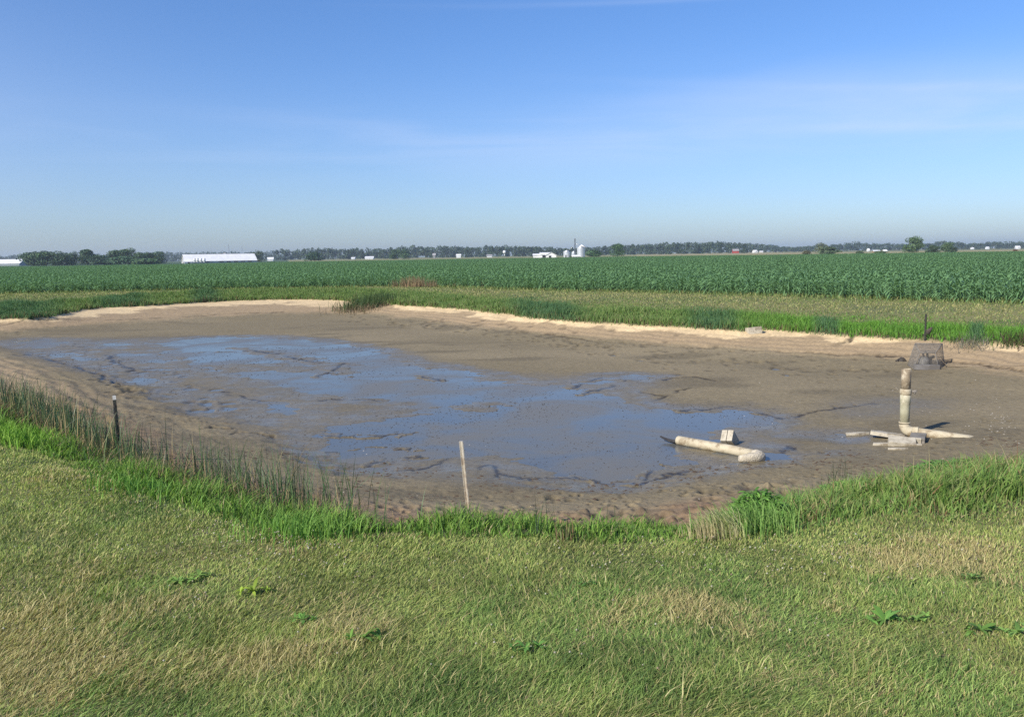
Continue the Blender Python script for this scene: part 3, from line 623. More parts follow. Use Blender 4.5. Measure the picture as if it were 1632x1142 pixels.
def corn():
    e0, e1 = at(700, 457, .8), at(1632, 484, .8); d = (e1 - e0)[:2]; d /= np.hypot(*d); nrm = np.array([-d[1], d[0]])
    if nrm[1] < 0: nrm = -nrm
    pts = []
    for k in range(-40, 420):
        sp = .185 if k * .76 < 50 else .36
        s = np.arange(-260, 220, sp) + rng.uniform(0, .2); s = s + rng.normal(0, .03, len(s)); off = k * .76 + rng.normal(0, .025, len(s)) + .12
        pts.append(np.stack([e0[0] + d[0] * s + nrm[0] * off, e0[1] + d[1] * s + nrm[1] * off], 1))
    P = np.concatenate(pts); ang = np.degrees(np.arctan2(P[:, 0], P[:, 1])); P = P[(np.abs(ang) < 37) & (P[:, 1] > 10)]
    sC = segd(P[:, 0], P[:, 1], PC[:, :2]); P = P[sC < 0]; sC = -sC[sC < 0]
    P = P[rng.random(len(P)) > .05] if False else P
    px = px_of(P[:, 0], P[:, 1]); dist = np.hypot(P[:, 0], P[:, 1])
    front = segd(P[:, 0], P[:, 1], PC[:len(frontC), :2], False)
    cand = np.where((px > -10) & (px < 1640) & (front < 1.6))[0]; cand = cand[np.argsort(front[cand] * 12 + dist[cand])][:300]
    lone = np.zeros(len(P), bool); lone[cand] = True
    Z = H(P[:, 0], P[:, 1])
    srcs = []
    for i, c in enumerate(cand):
        o = link('corn_plant', CMs[i % 5], None, (P[c, 0], P[c, 1], Z[c] - .01)); o.rotation_euler = (random.uniform(-.08, .08), random.uniform(-.08, .08), random.uniform(0, 6.28)); s = random.uniform(.85, 1.15); o.scale = (s, s, s)
        tag(o, 'young green corn plant at the pond-side edge of the corn field', 'corn plant', 'corn plants along the front edge of the field')
        if i < 5: srcs.append(o)
    rest = np.where(~lone)[0]; V = np.column_stack([P[rest], Z[rest] - .01])
    me = bpy.data.meshes.new('corn_field'); me.vertices.add(len(V)); me.vertices.foreach_set('co', V.astype(np.float32).ravel()); me.update(); me.materials.append(CM)
    a = me.attributes.new('sc', 'FLOAT', 'POINT'); a.data.foreach_set('value', (rng.uniform(.85, 1.15, len(V)) * np.where(dist[rest] > 95, 1.12, 1) * (1 + .08 * fbm(V[:, 0], V[:, 1], 12, 151, 3))).astype(np.float32))
    a = me.attributes.new('rz', 'FLOAT', 'POINT'); a.data.foreach_set('value', rng.uniform(0, 6.28, len(V)).astype(np.float32))
    a = me.attributes.new('pk', 'INT', 'POINT'); a.data.foreach_set('value', rng.integers(0, 5, len(V)).astype(np.int32))
    o = link('corn_field', me); tag(o, 'field of young green corn stretching behind the pond', None, None, 'stuff')
    t = bpy.data.node_groups.new('corn_scatter', 'GeometryNodeTree'); t.interface.new_socket('Geometry', in_out='INPUT', socket_type='NodeSocketGeometry'); t.interface.new_socket('Geometry', in_out='OUTPUT', socket_type='NodeSocketGeometry')
    gi = t.nodes.new('NodeGroupInput'); go = t.nodes.new('NodeGroupOutput'); ip = t.nodes.new('GeometryNodeInstanceOnPoints'); jn = t.nodes.new('GeometryNodeJoinGeometry')
    for s_ in reversed(srcs):
        oi = t.nodes.new('GeometryNodeObjectInfo'); oi.transform_space = 'ORIGINAL'; oi.inputs['Object'].default_value = s_; oi.inputs['As Instance'].default_value = True; t.links.new(oi.outputs['Geometry'], jn.inputs[0])
    def na(n_, ty):
        q = t.nodes.new('GeometryNodeInputNamedAttribute'); q.data_type = ty; q.inputs['Name'].default_value = n_; return q.outputs['Attribute']
    cx = t.nodes.new('ShaderNodeCombineXYZ'); t.links.new(na('rz', 'FLOAT'), cx.inputs[2])
    t.links.new(gi.outputs[0], ip.inputs['Points']); t.links.new(jn.outputs[0], ip.inputs['Instance']); ip.inputs['Pick Instance'].default_value = True
    t.links.new(na('pk', 'INT'), ip.inputs['Instance Index']); t.links.new(cx.outputs[0], ip.inputs['Rotation']); t.links.new(na('sc', 'FLOAT'), ip.inputs['Scale']); t.links.new(ip.outputs[0], go.inputs[0])
    md = o.modifiers.new('scatter', 'NODES'); md.node_group = t
    print('corn', len(V), 'individual', len(cand))
corn()

# ------------------------------------------------------------------ trees
TMs = [leafmat('tree_leaf_' + n, True, rough=.6, trans=.12) for n in ('a',)]
BK = noisy('bark', (.10, .08, .06), (.16, .13, .10), 3, .9)
def crown_arrays(r, w, h, n_leaf, leaf, z0=.15, tint=(.042, .080, .030), lobes=11, lean=0.0):
    tint = tuple(1.35 * q for q in tint); c = []
    for i in range(lobes):
        a = r.uniform(0, 6.28); t = r.random(); rr = (r.random() ** .5) * (1 - .55 * t ** 2) * .30 * w
        c.append((rr * math.cos(a) + lean * t * h, rr * math.sin(a), h * (z0 + (.90 - z0) * (.06 + .80 * t)), w * r.uniform(.16, .27), h * r.uniform(.12, .22)))
    c = np.array(c); k = r.integers(0, lobes, n_leaf); dv = r.normal(size=(n_leaf, 3)); dv /= np.linalg.norm(dv, axis=1)[:, None]; rad = r.uniform(.55, 1.05, n_leaf) ** .6
    P = c[k, :3] + dv * rad[:, None] * np.stack([c[k, 3], c[k, 3], c[k, 4]], 1)
    P[:, 2] = np.maximum(P[:, 2], h * .06)
    u = r.normal(size=(n_leaf, 3)); nn = dv + .8 * u; nn /= np.linalg.norm(nn, axis=1)[:, None]
    a = np.cross(nn, r.normal(size=(n_leaf, 3))); a /= np.linalg.norm(a, axis=1)[:, None]; b = np.cross(nn, a); s = leaf * r.uniform(.6, 1.3, n_leaf)[:, None]
    V = np.stack([P - a * s, P - b * s * .7, P + a * s, P + b * s * .7], 1).reshape(-1, 3)
    col = np.array(tint)[None] * r.uniform(.75, 1.35, (lobes, 1))[k] * r.uniform(.7, 1.3, (n_leaf, 1))
    return V, np.repeat(col, 4, 0)
def quadmesh(name, V, C, m):
    nq = len(V) // 4; return np_mesh(name, V, np.arange(nq * 4), np.arange(nq) * 4, np.full(nq, 4), m, C)
def tree(name, px, dist, wpx, toppx, basepx, label, tint=(.042, .080, .030), cat='tree', group=None, nl=2600, lean=0., lobes=18, seed=0, z0=.06):
    r = np.random.default_rng(500 + seed); x, y = far(px, dist); z = H1(x, y); w = wpx * dist / F; h = (basepx - toppx) * dist / F
    root = empty(name, (x, y, z - .1)); V, C = crown_arrays(r, w, h, nl, max(.10, w * .028), z0, tint, lobes, lean)
    # fit crown to the surveyed height and width
    V[:, 2] *= h / np.percentile(V[:, 2], 99.7); sx = w / (np.percentile(V[:, 0], 99) - np.percentile(V[:, 0], 1)); V[:, 0] = (V[:, 0] - (np.percentile(V[:, 0], 99) + np.percentile(V[:, 0], 1)) / 2) * sx; V[:, 1] *= sx
    link('crown', quadmesh('crown', V, C, TMs[0]), root)
    t = MB(); t.tube([(0, 0, 0), (.02 * w, 0, h * .3), (.04 * w + lean * h * .3, .02 * w, h * .62)], [h * .028, h * .02, h * .008], 7)
    for i in range(6):
        a = random.uniform(0, 6.28); zb = h * random.uniform(.2, .5); t.tube([(0, 0, zb), (math.cos(a) * w * .13, math.sin(a) * w * .13, zb + h * .14), (math.cos(a) * w * .26 , math.sin(a) * w * .26, zb + h * .26)], [h * .012, h * .008, h * .003], 5)
    t.build('trunk', BK, root)
    tag(root, label, cat, group); return root
GR = 'trees of the grove left of the barn'
tree('broadleaf_tree', 52, 500, 38, 399, 421, 'rounded broad tree at the far left end of the grove beside the white shed', seed=1, group=GR, tint=(.045, .082, .033))
tree('broadleaf_tree', 72, 480, 34, 397.5, 421, 'widest domed tree of the left grove, second from the shed', seed=2, group=GR, tint=(.040, .078, .030))
tree('broadleaf_tree', 97, 480, 32, 397.5, 420.5, 'full dark tree with a small top knob, third in the left grove', seed=3, group=GR, tint=(.035, .070, .028))
tree('broadleaf_tree', 114, 500, 20, 396.5, 419, 'narrow tree rising between two domed trees of the left grove', seed=4, group=GR, tint=(.046, .085, .034))
tree('broadleaf_tree', 139, 500, 34, 394.5, 419.5, 'broad flat-topped tree in the middle of the left grove', seed=5, group=GR, tint=(.038, .075, .030))
tree('broadleaf_tree', 160, 470, 34, 404, 420, 'low bushy tree at the front of the left grove', seed=6, group=GR, tint=(.040, .076, .040))
tree('broadleaf_tree', 183, 520, 32, 395, 418, 'spreading tree with a ragged top just left of the tallest of the grove', seed=7, group=GR, tint=(.045, .082, .032))
tree('broadleaf_tree', 203, 520, 26, 392.5, 418, 'tallest pointed tree of the left grove', seed=8, group=GR, tint=(.038, .074, .028))
tree('broadleaf_tree', 222, 500, 26, 399, 418, 'lower rounded tree right of the tallest of the grove', seed=9, group=GR, tint=(.042, .078, .032))
tree('broadleaf_tree', 238, 510, 24, 399, 417.5, 'second tree from the right end of the left grove', seed=10, group=GR, tint=(.038, .07, .028))
tree('broadleaf_tree', 254, 510, 18, 397.5, 417.5, 'slim tree closing the right end of the left grove', seed=11, group=GR, tint=(.042, .080, .032))
tree('low_shrub', 190, 450, 40, 406, 420, 'long low shrub before the tallest trees of the left grove', seed=12, cat='shrub', tint=(.042, .085, .04))
tree('low_shrub', 228, 450, 40, 410, 420, 'lowest pale shrub at the right front of the left grove', seed=13, cat='shrub', tint=(.055, .105, .04))
tree('broadleaf_tree', 411, 620, 24, 393.5, 412, 'ragged open tree against the right gable of the long white barn', seed=14, tint=(.055, .080, .040), nl=1000)
tree('broadleaf_tree', 501, 620, 26, 397.5, 412, 'dark low tree alone in front of the treeline, right of the barn', seed=15, tint=(.032, .066, .030))
tree('broadleaf_tree', 628, 700, 16, 394.5, 410, 'left one of two paler trees before the distant woods', seed=16, tint=(.045, .085, .036), group='pale tree pair')
tree('broadleaf_tree', 644, 690, 18, 394, 410, 'right one of two paler trees before the distant woods', seed=17, tint=(.047, .088, .038), group='pale tree pair')
tree('broadleaf_tree', 984, 560, 22, 387, 407.5, 'round single tree right of the grain bins', seed=18, tint=(.050, .095, .036), nl=2600)
tree('broadleaf_tree', 946, 580, 24, 396, 407, 'low spreading tree between the tall bin and the round tree', seed=19, tint=(.040, .080, .030))
tree('open_tree', 1308, 430, 20, 386.5, 405, 'thin feathery pale tree standing at the edge of the corn', seed=20, tint=(.085, .105, .055), nl=900)
tree('low_shrub', 1322, 400, 30, 393, 405, 'broad grey-green shrub at the foot of the feathery tree', seed=21, cat='shrub', tint=(.065, .095, .05))
tree('low_shrub', 1286, 410, 14, 399, 406, 'small brownish shrub left of the feathery tree', seed=22, cat='shrub', tint=(.085, .085, .045))
tree('low_shrub', 1370, 420, 12, 399, 404.5, 'small olive shrub left of the white domed shed roof', seed=23, cat='shrub', tint=(.06, .09, .04))
tree('low_shrub', 1402, 400, 20, 400, 404.5, 'flat low shrub right of the domed shed', seed=24, cat='shrub', tint=(.06, .09, .04))
tree('broadleaf_tree', 1455, 430, 28, 377.5, 403, 'large wind-leaned tree rising highest on the right of the horizon', seed=25, tint=(.060, .100, .040), nl=3000, lean=.10, z0=.10)
tree('broadleaf_tree', 1486, 440, 20, 391, 402.5, 'small dark tree just right of the leaning tree', seed=26, tint=(.045, .075, .034))
tree('broadleaf_tree', 1510, 420, 20, 386.5, 402.5, 'two-humped small tree well right of the leaning tree', seed=27, tint=(.06, .10, .045))
tree('low_shrub', 1520, 400, 10, 394, 402.5, 'dark little bush leaning on the two-humped tree', seed=28, cat='shrub', tint=(.035, .055, .03))
tree('low_shrub', 1618, 330, 7, 394, 399, 'small reddish bush on the pale field at the far right', seed=29, cat='shrub', tint=(.12, .07, .05), nl=500)
tree('low_shrub', 910, 505, 6, 405, 409, 'tiny dark bush before the left grain bin', seed=30, cat='shrub', tint=(.03, .05, .025), nl=400)

def woods():
    # the continuous far treeline, which reads as one mass
    r = np.random.default_rng(77); VV = []; CC = []
    prof = [(-500, 400), (0, 408), (250, 404), (262, 402), (300, 403), (420, 402), (440, 399), (500, 398), (560, 397), (600, 396), (650, 394), (700, 394), (760, 393.5), (830, 392.5), (870, 393), (890, 396), (930, 396), (960, 393), (1000, 391), (1060, 388), (1120, 386.5), (1180, 387.5), (1220, 390.5), (1260, 393),
            (1330, 391), (1362, 386), (1385, 389), (1400, 389.5), (1440, 389), (1480, 388), (1500, 385), (1540, 388), (1580, 386), (1632, 386), (2200, 380)]
    px = -480.
    while px < 2150:
        d = r.uniform(1050, 1350) if not (-50 < px < 440) else r.uniform(1500, 1900)
        if px > 1200: d = r.uniform(1350, 1700)
        top = np.interp(px, [p[0] for p in prof], [p[1] for p in prof]) + r.normal(0, .8); hor = 419.5 - 25.5 * px / 1632
        h = (hor - top) * d / F + 1.8; h = max(h, 5) * r.uniform(.95, 1.08); w = r.uniform(9, 15) * d / 1200
        x, y = far(px, d); nl = 420; V, C = crown_arrays(r, w, h, nl, .75, .03, (.035, .058, .030), 8); V[:, 2] *= h / np.percentile(V[:, 2], 99); V += np.array([x, y, .6]); VV.append(V); CC.append(C)
        px += w * F / d * .27
    V = np.concatenate(VV); C = np.concatenate(CC); o = link('far_woods', quadmesh('far_woods', V, C, TMs[0])); tag(o, 'long hazy line of woods along the whole horizon', None, None, 'stuff'); print('woods', len(VV))
woods()

# ------------------------------------------------------------------ farm buildings
WP_ = noisy('white_metal', (.78, .78, .77), (.70, .70, .69), .4, .45, 0, .1, 4); GREYW = noisy('grey_siding', (.20, .20, .20), (.26, .26, .25), .5, .7); DARK = mat('dark_opening', (.02, .02, .025), .8)
GALV = noisy('galvanised', (.55, .57, .58), (.66, .67, .68), .8, .38, .5, .1, 5); REDP = noisy('red_paint', (.42, .06, .04), (.34, .05, .035), .6, .7); CREAM = noisy('cream_siding', (.62, .57, .46), (.55, .51, .42), .5, .7); GROOF = noisy('grey_roof', (.28, .27, .27), (.36, .35, .34), .5, .8)
def gable(name, pxc, dist, Lpx, depth, eave, ridge, label, cat, rz=0., wall=None, roof=None, doors=(), over=.4, group=None):
    x, y = far(pxc, dist); z = H1(x, y); root = empty(name, (x, y, z - .15), rz); Lm = Lpx * dist / F; hw = depth / 2
    b = MB(); M = Matrix.Rotation(math.pi / 2, 4, 'Z')
    b.prism([(-hw, 0), (hw, 0), (hw, eave), (0, ridge), (-hw, eave)], -Lm / 2, Lm / 2, M); b.build('wall', wall or WP_, root)
    rf = MB(); th = .15; s = (ridge - eave) / hw
    for sg in (-1, 1):
        pts = [(0, ridge + .03), (sg * (hw + over), eave - s * over + .03), (sg * (hw + over), eave - s * over + .03 + th), (0, ridge + .03 + th)]
        rf.prism(pts if sg < 0 else pts[::-1], -Lm / 2 - over, Lm / 2 + over, M)
    rf.build('roof', roof or WP_, root)
    for (kind, t, w, h, zb) in doors:
        q = MB(); q.box((t * Lm, -hw - .06, zb + h / 2), (w, .1, h)) if kind == 'f' else q.box((-Lm / 2 - .06 if kind == 'l' else Lm / 2 + .06, t * depth, zb + h / 2), (.1, w, h))
        q.build('door' if h > 2 else 'window', DARK, root)
    tag(root, label, cat, group); return root
bd = gable('livestock_barn', 349, 545, 108, 15, 1.4, 5.3, 'long low white barn with a bright metal roof behind the corn', 'barn', rz=R(28), doors=[('l', .0, 1.6, 2.6, .3)] + [('f', t, 2.5, .7, .5) for t in (-.2, 0, .1, .2, .3, .4)], wall=noisy('barn_wall', (.50, .50, .48), (.42, .42, .40), .5, .6))
g_ = 'feed bins at the left end of the long barn'
fb = None
for i, p in enumerate((309.5, 314, 319.5, 325)):
    x, y = far(p, 512); z = H1(x, y)
    if fb is None:
        fb = empty('feed_bin'); t = MB(); t.tube([(0, 0, 1.2), (0, 0, 2.6)], .75, 14); t.tube([(0, 0, .5), (0, 0, 1.2)], [.2, .75], 14); t.build('bin_body', WP_, fb)
        t = MB(); t.tube([(0, 0, 2.6), (0, 0, 3.0)], [.8, .12], 14); t.build('roof', WP_, fb)
        for a in range(4): t = MB(); t.tube([(.6 * math.cos(a * 1.57 + .78), .6 * math.sin(a * 1.57 + .78), 0), (.6 * math.cos(a * 1.57 + .78), .6 * math.sin(a * 1.57 + .78), 1.3)], .05, 5); t.build('leg', GALV, fb)
        o = fb
    else: o = copy_tree(fb)
    o.location = (x, y, z); tag(o, ('left end one', 'second from the left', 'third from the left', 'right end one')[i] + ' of four small feed bins before the long barn', 'feed bin', g_)
gable('small_lean_to', 299, 520, 12, 5, 1.2, 2.6, 'low white lean-to at the left gable of the long barn', 'shed', rz=R(20), doors=[('f', .1, 1.2, .8, .2)])
gable('livestock_shed', 8, 620, 60, 14, 1.6, 4.4, 'white metal-roofed shed cut off by the left edge of the view', 'barn', rz=R(0), wall=noisy('shed_wall', (.30, .34, .34), (.26, .30, .30), .5, .7))
gable('machine_shed', 861, 530, 22, 8, 1.6, 2.5, 'left, lower white shed of the farmstead beside the grain bins', 'shed', doors=[('f', .15, 2.2, 1.2, .1)])
gable('machine_shed', 868, 526, 14, 7, 2.0, 3.1, 'taller middle shed of the farmstead with a grey front', 'shed', doors=[('f', 0, 3.0, 1.6, .1)])
gable('farm_house', 878, 522, 8, 6, 1.7, 3.2, 'small white house at the right end of the farmstead sheds', 'house', rz=R(90), doors=[('l', .1, 1.4, 1.3, .1)])
gable('farm_shed', 918, 500, 12, 3, .8, 1.4, 'tiny white shed standing between the feet of the grain bins', 'shed')
def bin_(px, dist, wpx, top, base, label, cone=.18):
    x, y = far(px, dist); z = H1(x, y); r_ = wpx * dist / F / 2; h = (base - top) * dist / F; root = empty('grain_bin', (x, y, z - .1))
    t = MB(); nr = 12; pp = []; rr = []
    for i in range(nr + 1): pp.append((0, 0, h * (1 - cone) * i / nr)); rr.append(r_ * (1 + (.012 if i % 2 else 0)))
    t.tube(pp, rr, 24); t.build('bin_wall', GALV, root); t = MB(); t.tube([(0, 0, h * (1 - cone)), (0, 0, h * .97), (0, 0, h)], [r_ * 1.04, r_ * .16, r_ * .12], 24); t.build('roof', GALV, root)
    for k in range(3): t = MB(); t.tube([(r_ * (1 + .02), 0, h * .1 * (k + 1)), (r_ * 1.02, .3, h * .1 * (k + 1))], .04, 5)
    t = MB(); t.box((-r_ * .35, -r_ * .95, .9), (.7, .12, 1.5)); t.build('door', DARK, root)
    tag(root, label, 'grain bin', 'grain bins of the farmstead'); return root
bin_(903.5, 515, 11, 396.5, 408.5, 'short wide grain bin at the left of the three')
bin_(914.5, 535, 7, 397.5, 408, 'smallest grain bin, behind the foot of the elevator')
bb_ = bin_(926, 510, 12.5, 389, 408.5, 'tallest grain bin, at the right of the three')
x, y = far(916.5, 522); z = H1(x, y); el_ = empty('grain_elevator', (x, y, z)); hh = 28 * 522 / F
t = MB()
for sx in (-.28, .28):
    for sy in (-.28, .28): t.box((sx, sy, hh / 2), (.09, .09, hh))
for i in range(14):
    zz = hh * (i + .5) / 14
    t.box((0, -.28, zz), (.5, .05, .06)); t.box((0, .28, zz), (.5, .05, .06)); t.box((-.28, 0, zz), (.05, .5, .06)); t.box((.28, 0, zz), (.05, .5, .06))
t.build('tower', mat('weathered_steel', (.14, .15, .16), .6, .4), el_)
t = MB(); t.box((-.1, 0, hh * .5), (.16, .3, hh)); t.box((.1, 0, hh * .5), (.12, .3, hh)); t.box((0, 0, hh + .25), (.9, .6, .7)); t.build('leg_casing', mat('elevator_casing', (.20, .22, .24), .6, .3), el_)
t = MB(); t.tube([(.1, 0, hh * .78), (3.4, -.5, hh * .64)], .12, 8); t.tube([(-.1, 0, hh * .72), (-3.4, -.3, hh * .42)], .12, 8); t.build('spout', GALV, el_)
tag(el_, 'slim grey elevator tower rising above the grain bins', 'grain elevator')
x, y = far(931.5, 506); t = MB(); t.tube([(-2.0, 0, 6.9), (1.1, 0, 5.2)], .32, 8); ch = t.build('auger_chute', WP_, None, (x, y, H1(x, y) + .1)); tag(ch, 'short white sloping chute on the shoulder of the tallest bin', 'chute')
gable('red_barn', 1172, 1100, 9, 7, 3.2, 5.2, 'small red barn on the pale field before the woods', 'barn', wall=REDP, roof=GROOF)
gable('white_house', 1203, 1150, 5.5, 6, 1.6, 3.6, 'white house right of the red barn', 'house', rz=R(10), doors=[('f', .2, 1.2, 1.4, 1)])
gable('white_shed', 1213, 1120, 4.5, 5, 1.4, 2.4, 'cream shed right of the white house by the red barn', 'shed', wall=CREAM)
gable('white_shed', 1396, 520, 9, 4, .8, 1.5, 'white-roofed shed left of the leaning tree', 'shed', wall=noisy('tan_wall', (.30, .22, .14), (.26, .2, .13), .5, .8))
gable('white_shed', 1410, 640, 4, 3, .9, 1.7, 'smaller pale shed just right of the white-roofed shed', 'shed')
gable('white_house', 1383.5, 900, 2.5, 4, 1.6, 3.0, 'tiny white house left of the white-roofed shed', 'house')
gable('white_house', 1621, 1000, 6, 6, 1.6, 3.4, 'white house on the horizon at the far right', 'house', rz=R(-15), doors=[('f', .2, 1.2, 1.4, 1)])
gable('white_house', 1573, 1150, 3.5, 5, 1.8, 3.2, 'small white house amid trees left of the rightmost house', 'house')
gable('white_house', 1549, 1200, 3, 5, 1.5, 2.8, 'low white house in the trees right of the two-humped tree', 'house')
gable('white_shed', 431, 900, 9, 7, 1.8, 3.6, 'white shed between the long barn and the dark low tree', 'shed', rz=R(8))
gable('white_shed', 589, 950, 13, 8, 1.6, 3.0, 'long pale shed left of the two paler trees', 'shed')
gable('white_shed', 563, 980, 5, 7, 1.2, 2.4, 'tiny pale shed before the woods, left of the long pale shed', 'shed')
gable('white_shed', 731, 980, 7, 7, 2.4, 4.0, 'boxy white shed before the middle of the woods', 'shed')
gable('white_shed', 780, 960, 8, 7, 1.6, 3.0, 'flat pale shed left of the white dome tank', 'shed', roof=GROOF)
gable('white_house', 692, 1000, 4, 6, 3.4, 5.4, 'grey-roofed little house right of the two paler trees', 'house', roof=GROOF, wall=GREYW)
x, y = far(804, 900); t = MB(); n_ = 8
t.tube([(0, 0, 0), (0, 0, 3.5)], .35, 8); t.build('x', WP_) if False else None
wt_ = empty('round_tank', (x, y, H1(x, y))); t.build('stem', GALV, wt_); t = MB(); t.tube([(0, 0, 3.4 + 1.7 * (1 - math.cos(math.pi * i / n_))) for i in range(n_ + 1)], [max(.02, 1.7 * math.sin(math.pi * i / n_)) for i in range(n_ + 1)], 14); t.build('tank', WP_, wt_); tag(wt_, 'white round tank before the woods left of the farmstead', 'tank')
# thin masts behind the long barn
ST = mat('mast_steel', (.22, .24, .27), .6, .3)
for px, top, w, d, lab in ((365, 390, 1.3, 900, 'tallest of the thin masts behind the long barn'), (386, 393, .9, 950, 'thin mast behind the right half of the long barn'), (337, 394, .45, 950, 'faintest mast behind the left half of the long barn'), (1290, 390, .4, 1300, 'thin mast on the horizon left of the feathery tree')):
    x, y = far(px, d); hor = 419.5 - 25.5 * px / 1632; h = (hor - top) * d / F + 1.8; t = MB(); wd = w * d / F
    for sx in (-1, 1):
        for sy in (-1, 1): t.tube([(sx * wd * .5, sy * wd * .5, 0), (sx * wd * .12, sy * wd * .12, h)], wd * .08, 5)
    for i in range(9): zz = h * (i + .5) / 9; k = wd * (.5 - .38 * zz / h); t.box((0, -k, zz), (2 * k, wd * .08, wd * .1)); t.box((0, k, zz), (2 * k, wd * .08, wd * .1)); t.box((-k, 0, zz), (wd * .08, 2 * k, wd * .1)); t.box((k, 0, zz), (wd * .08, 2 * k, wd * .1))
    o = t.build('mast', ST, None, (x, y, H1(x, y))); tag(o, lab, 'mast', 'masts on the horizon')
x, y = far(358.5, 900); o = empty('storage_tower', (x, y, H1(x, y))); t = MB(); t.box((0, 0, 3.8), (3.6, 3.6, 7.6)); t.build('tower_body', mat('blue_grey', (.22, .26, .32), .6), o); t = MB(); t.box((0, 0, 8.2), (2.2, 2.2, 1.2)); t.build('head_house', GROOF, o); tag(o, 'square grey tower top behind the long barn', 'tower')

# ------------------------------------------------------------------ pipes, blocks and posts in the pond
PVC = noisy('muddy_pipe', (.50, .44, .31), (.38, .32, .215), 9, .65, 0, .25, 60, .35, .7, .006, c3=(.27, .21, .13), c3s=6)
PVC2 = noisy('stained_pipe', (.27, .215, .14), (.18, .14, .09), 14, .7, 0, .25, 60, .35, .65, .006, c3=(.44, .38, .27), c3s=9)
PVCG = noisy('greenish_pipe', (.40, .38, .26), (.30, .28, .18), 7, .65, 0, .25, 60, .35, .65, .006, c3=(.5, .45, .33), c3s=4)
CON = noisy('concrete', (.50, .45, .35), (.38, .34, .26), 12, .95, 0, .5, 120, .35, .65, .006, c3=(.26, .22, .16), c3s=7, spec=.2)
CONG = noisy('grey_and_shade_concrete', (.24, .22, .19), (.17, .155, .13), 14, .95, 0, .5, 120, .35, .65, .006, spec=.2)
DRK = noisy('black_rubber', (.03, .03, .032), (.06, .055, .05), 14, .7)
def ring(mb, p, t, r1, r2, ln, n=20):
    """open pipe end or collar: outer and inner wall joined by an annulus"""
    t = Vector(t).normalized(); a = t.orthogonal().normalized(); b = t.cross(a); v = []; f = []
    for (rr, o) in ((r1, 0), (r1, ln), (r2, ln), (r2, 0)):
        for k in range(n): an = 2 * math.pi * k / n; v.append(tuple(Vector(p) + t * o + (a * math.cos(an) + b * math.sin(an)) * rr))
    for j in range(4):
        for k in range(n): f.append((j * n + k, j * n + (k + 1) % n, ((j + 1) % 4) * n + (k + 1) % n, ((j + 1) % 4) * n + k))
    mb.add(v, f, True); return mb
def standpipe():
    b = at(1442, 699, .0); root = empty('standpipe', (b[0], b[1], H1(b[0], b[1]) - .02)); top = .955
    lean = -.012
    t = MB(); ring(t, (lean, 0, .64), (-.004, 0, 1), .064, .056, top - .64); t.build('upper_pipe', PVC2, root)
    t = MB(); t.tube([(lean * .8, 0, .595), (lean * .8, 0, .605), (lean, 0, .635), (lean, 0, .665), (lean, 0, .68)], [.068, .074, .077, .074, .066], 24); t.build('coupling', PVC, root)
    t = MB(); t.tube([(lean, -.0, .17), (lean, 0, .36), (lean, 0, .48), (lean, 0, .50), (lean, 0, .60)], [.062, .064, .066, .069, .069], 24); t.build('lower_pipe', PVCG, root)
    dr = Vector((.72, -.40, -.005)).normalized(); P = []; rr = []
    for i in range(9):
        an = math.pi / 2 * i / 8; P.append(Vector((lean, 0, .19)) + Vector((0, 0, -1)) * (.105 * math.sin(an)) + dr * (.105 * (1 - math.cos(an)))); rr.append(.072)
    t = MB(); t.tube([(lean, 0, .20 + .02), (lean, 0, .20)] , [.077, .077], 24); t.tube(P, rr, 24); q = P[-1]; t.tube([q, q + dr * .06, q + dr * .062, q + dr * .075], [.072, .077, .078, .077], 24); t.build('elbow', PVC, root)
    t = MB(); s = q + dr * .075; e = s + dr * .72 + Vector((0, 0, -.045)); n = 24; a = dr.cross(Vector((0, 0, 1))).normalized(); u = a.cross(dr); v = []; f = []
    for i, c in enumerate((s, s + (e - s) * .5, e)):
        for k in range(n):
            an = 2 * math.pi * k / n; cut = dr * (.10 * (-math.sin(an)) - .04 * math.cos(an)) if i == 2 else Vector((0, 0, 0)); v.append(tuple(c + (a * math.cos(an) + u * math.sin(an)) * .066 + cut))
    for i in range(2):
        for k in range(n): f.append((i * n + k, (i + 1) * n + k, (i + 1) * n + (k + 1) % n, i * n + (k + 1) % n))
    f.append(tuple(range(2 * n, 3 * n))[::-1]); t.add(v, f, True); t.sm[-1] = False; t.build('outlet_pipe', PVC, root)
    t = MB(); t.tube([(.07, -.02, .64), (.10, -.03, .645)], .018, 8); t.tube([(.10, -.03, .66), (.10, -.03, .61)], [.02, .012], 8); t.tube([(.095, -.03, .66), (.125, -.05, .655)], .008, 6); t.build('clamp', CONG, root)
    tag(root, 'mud-stained upright standpipe with elbow and angled outlet pipe on concrete blocks', 'standpipe')
standpipe()
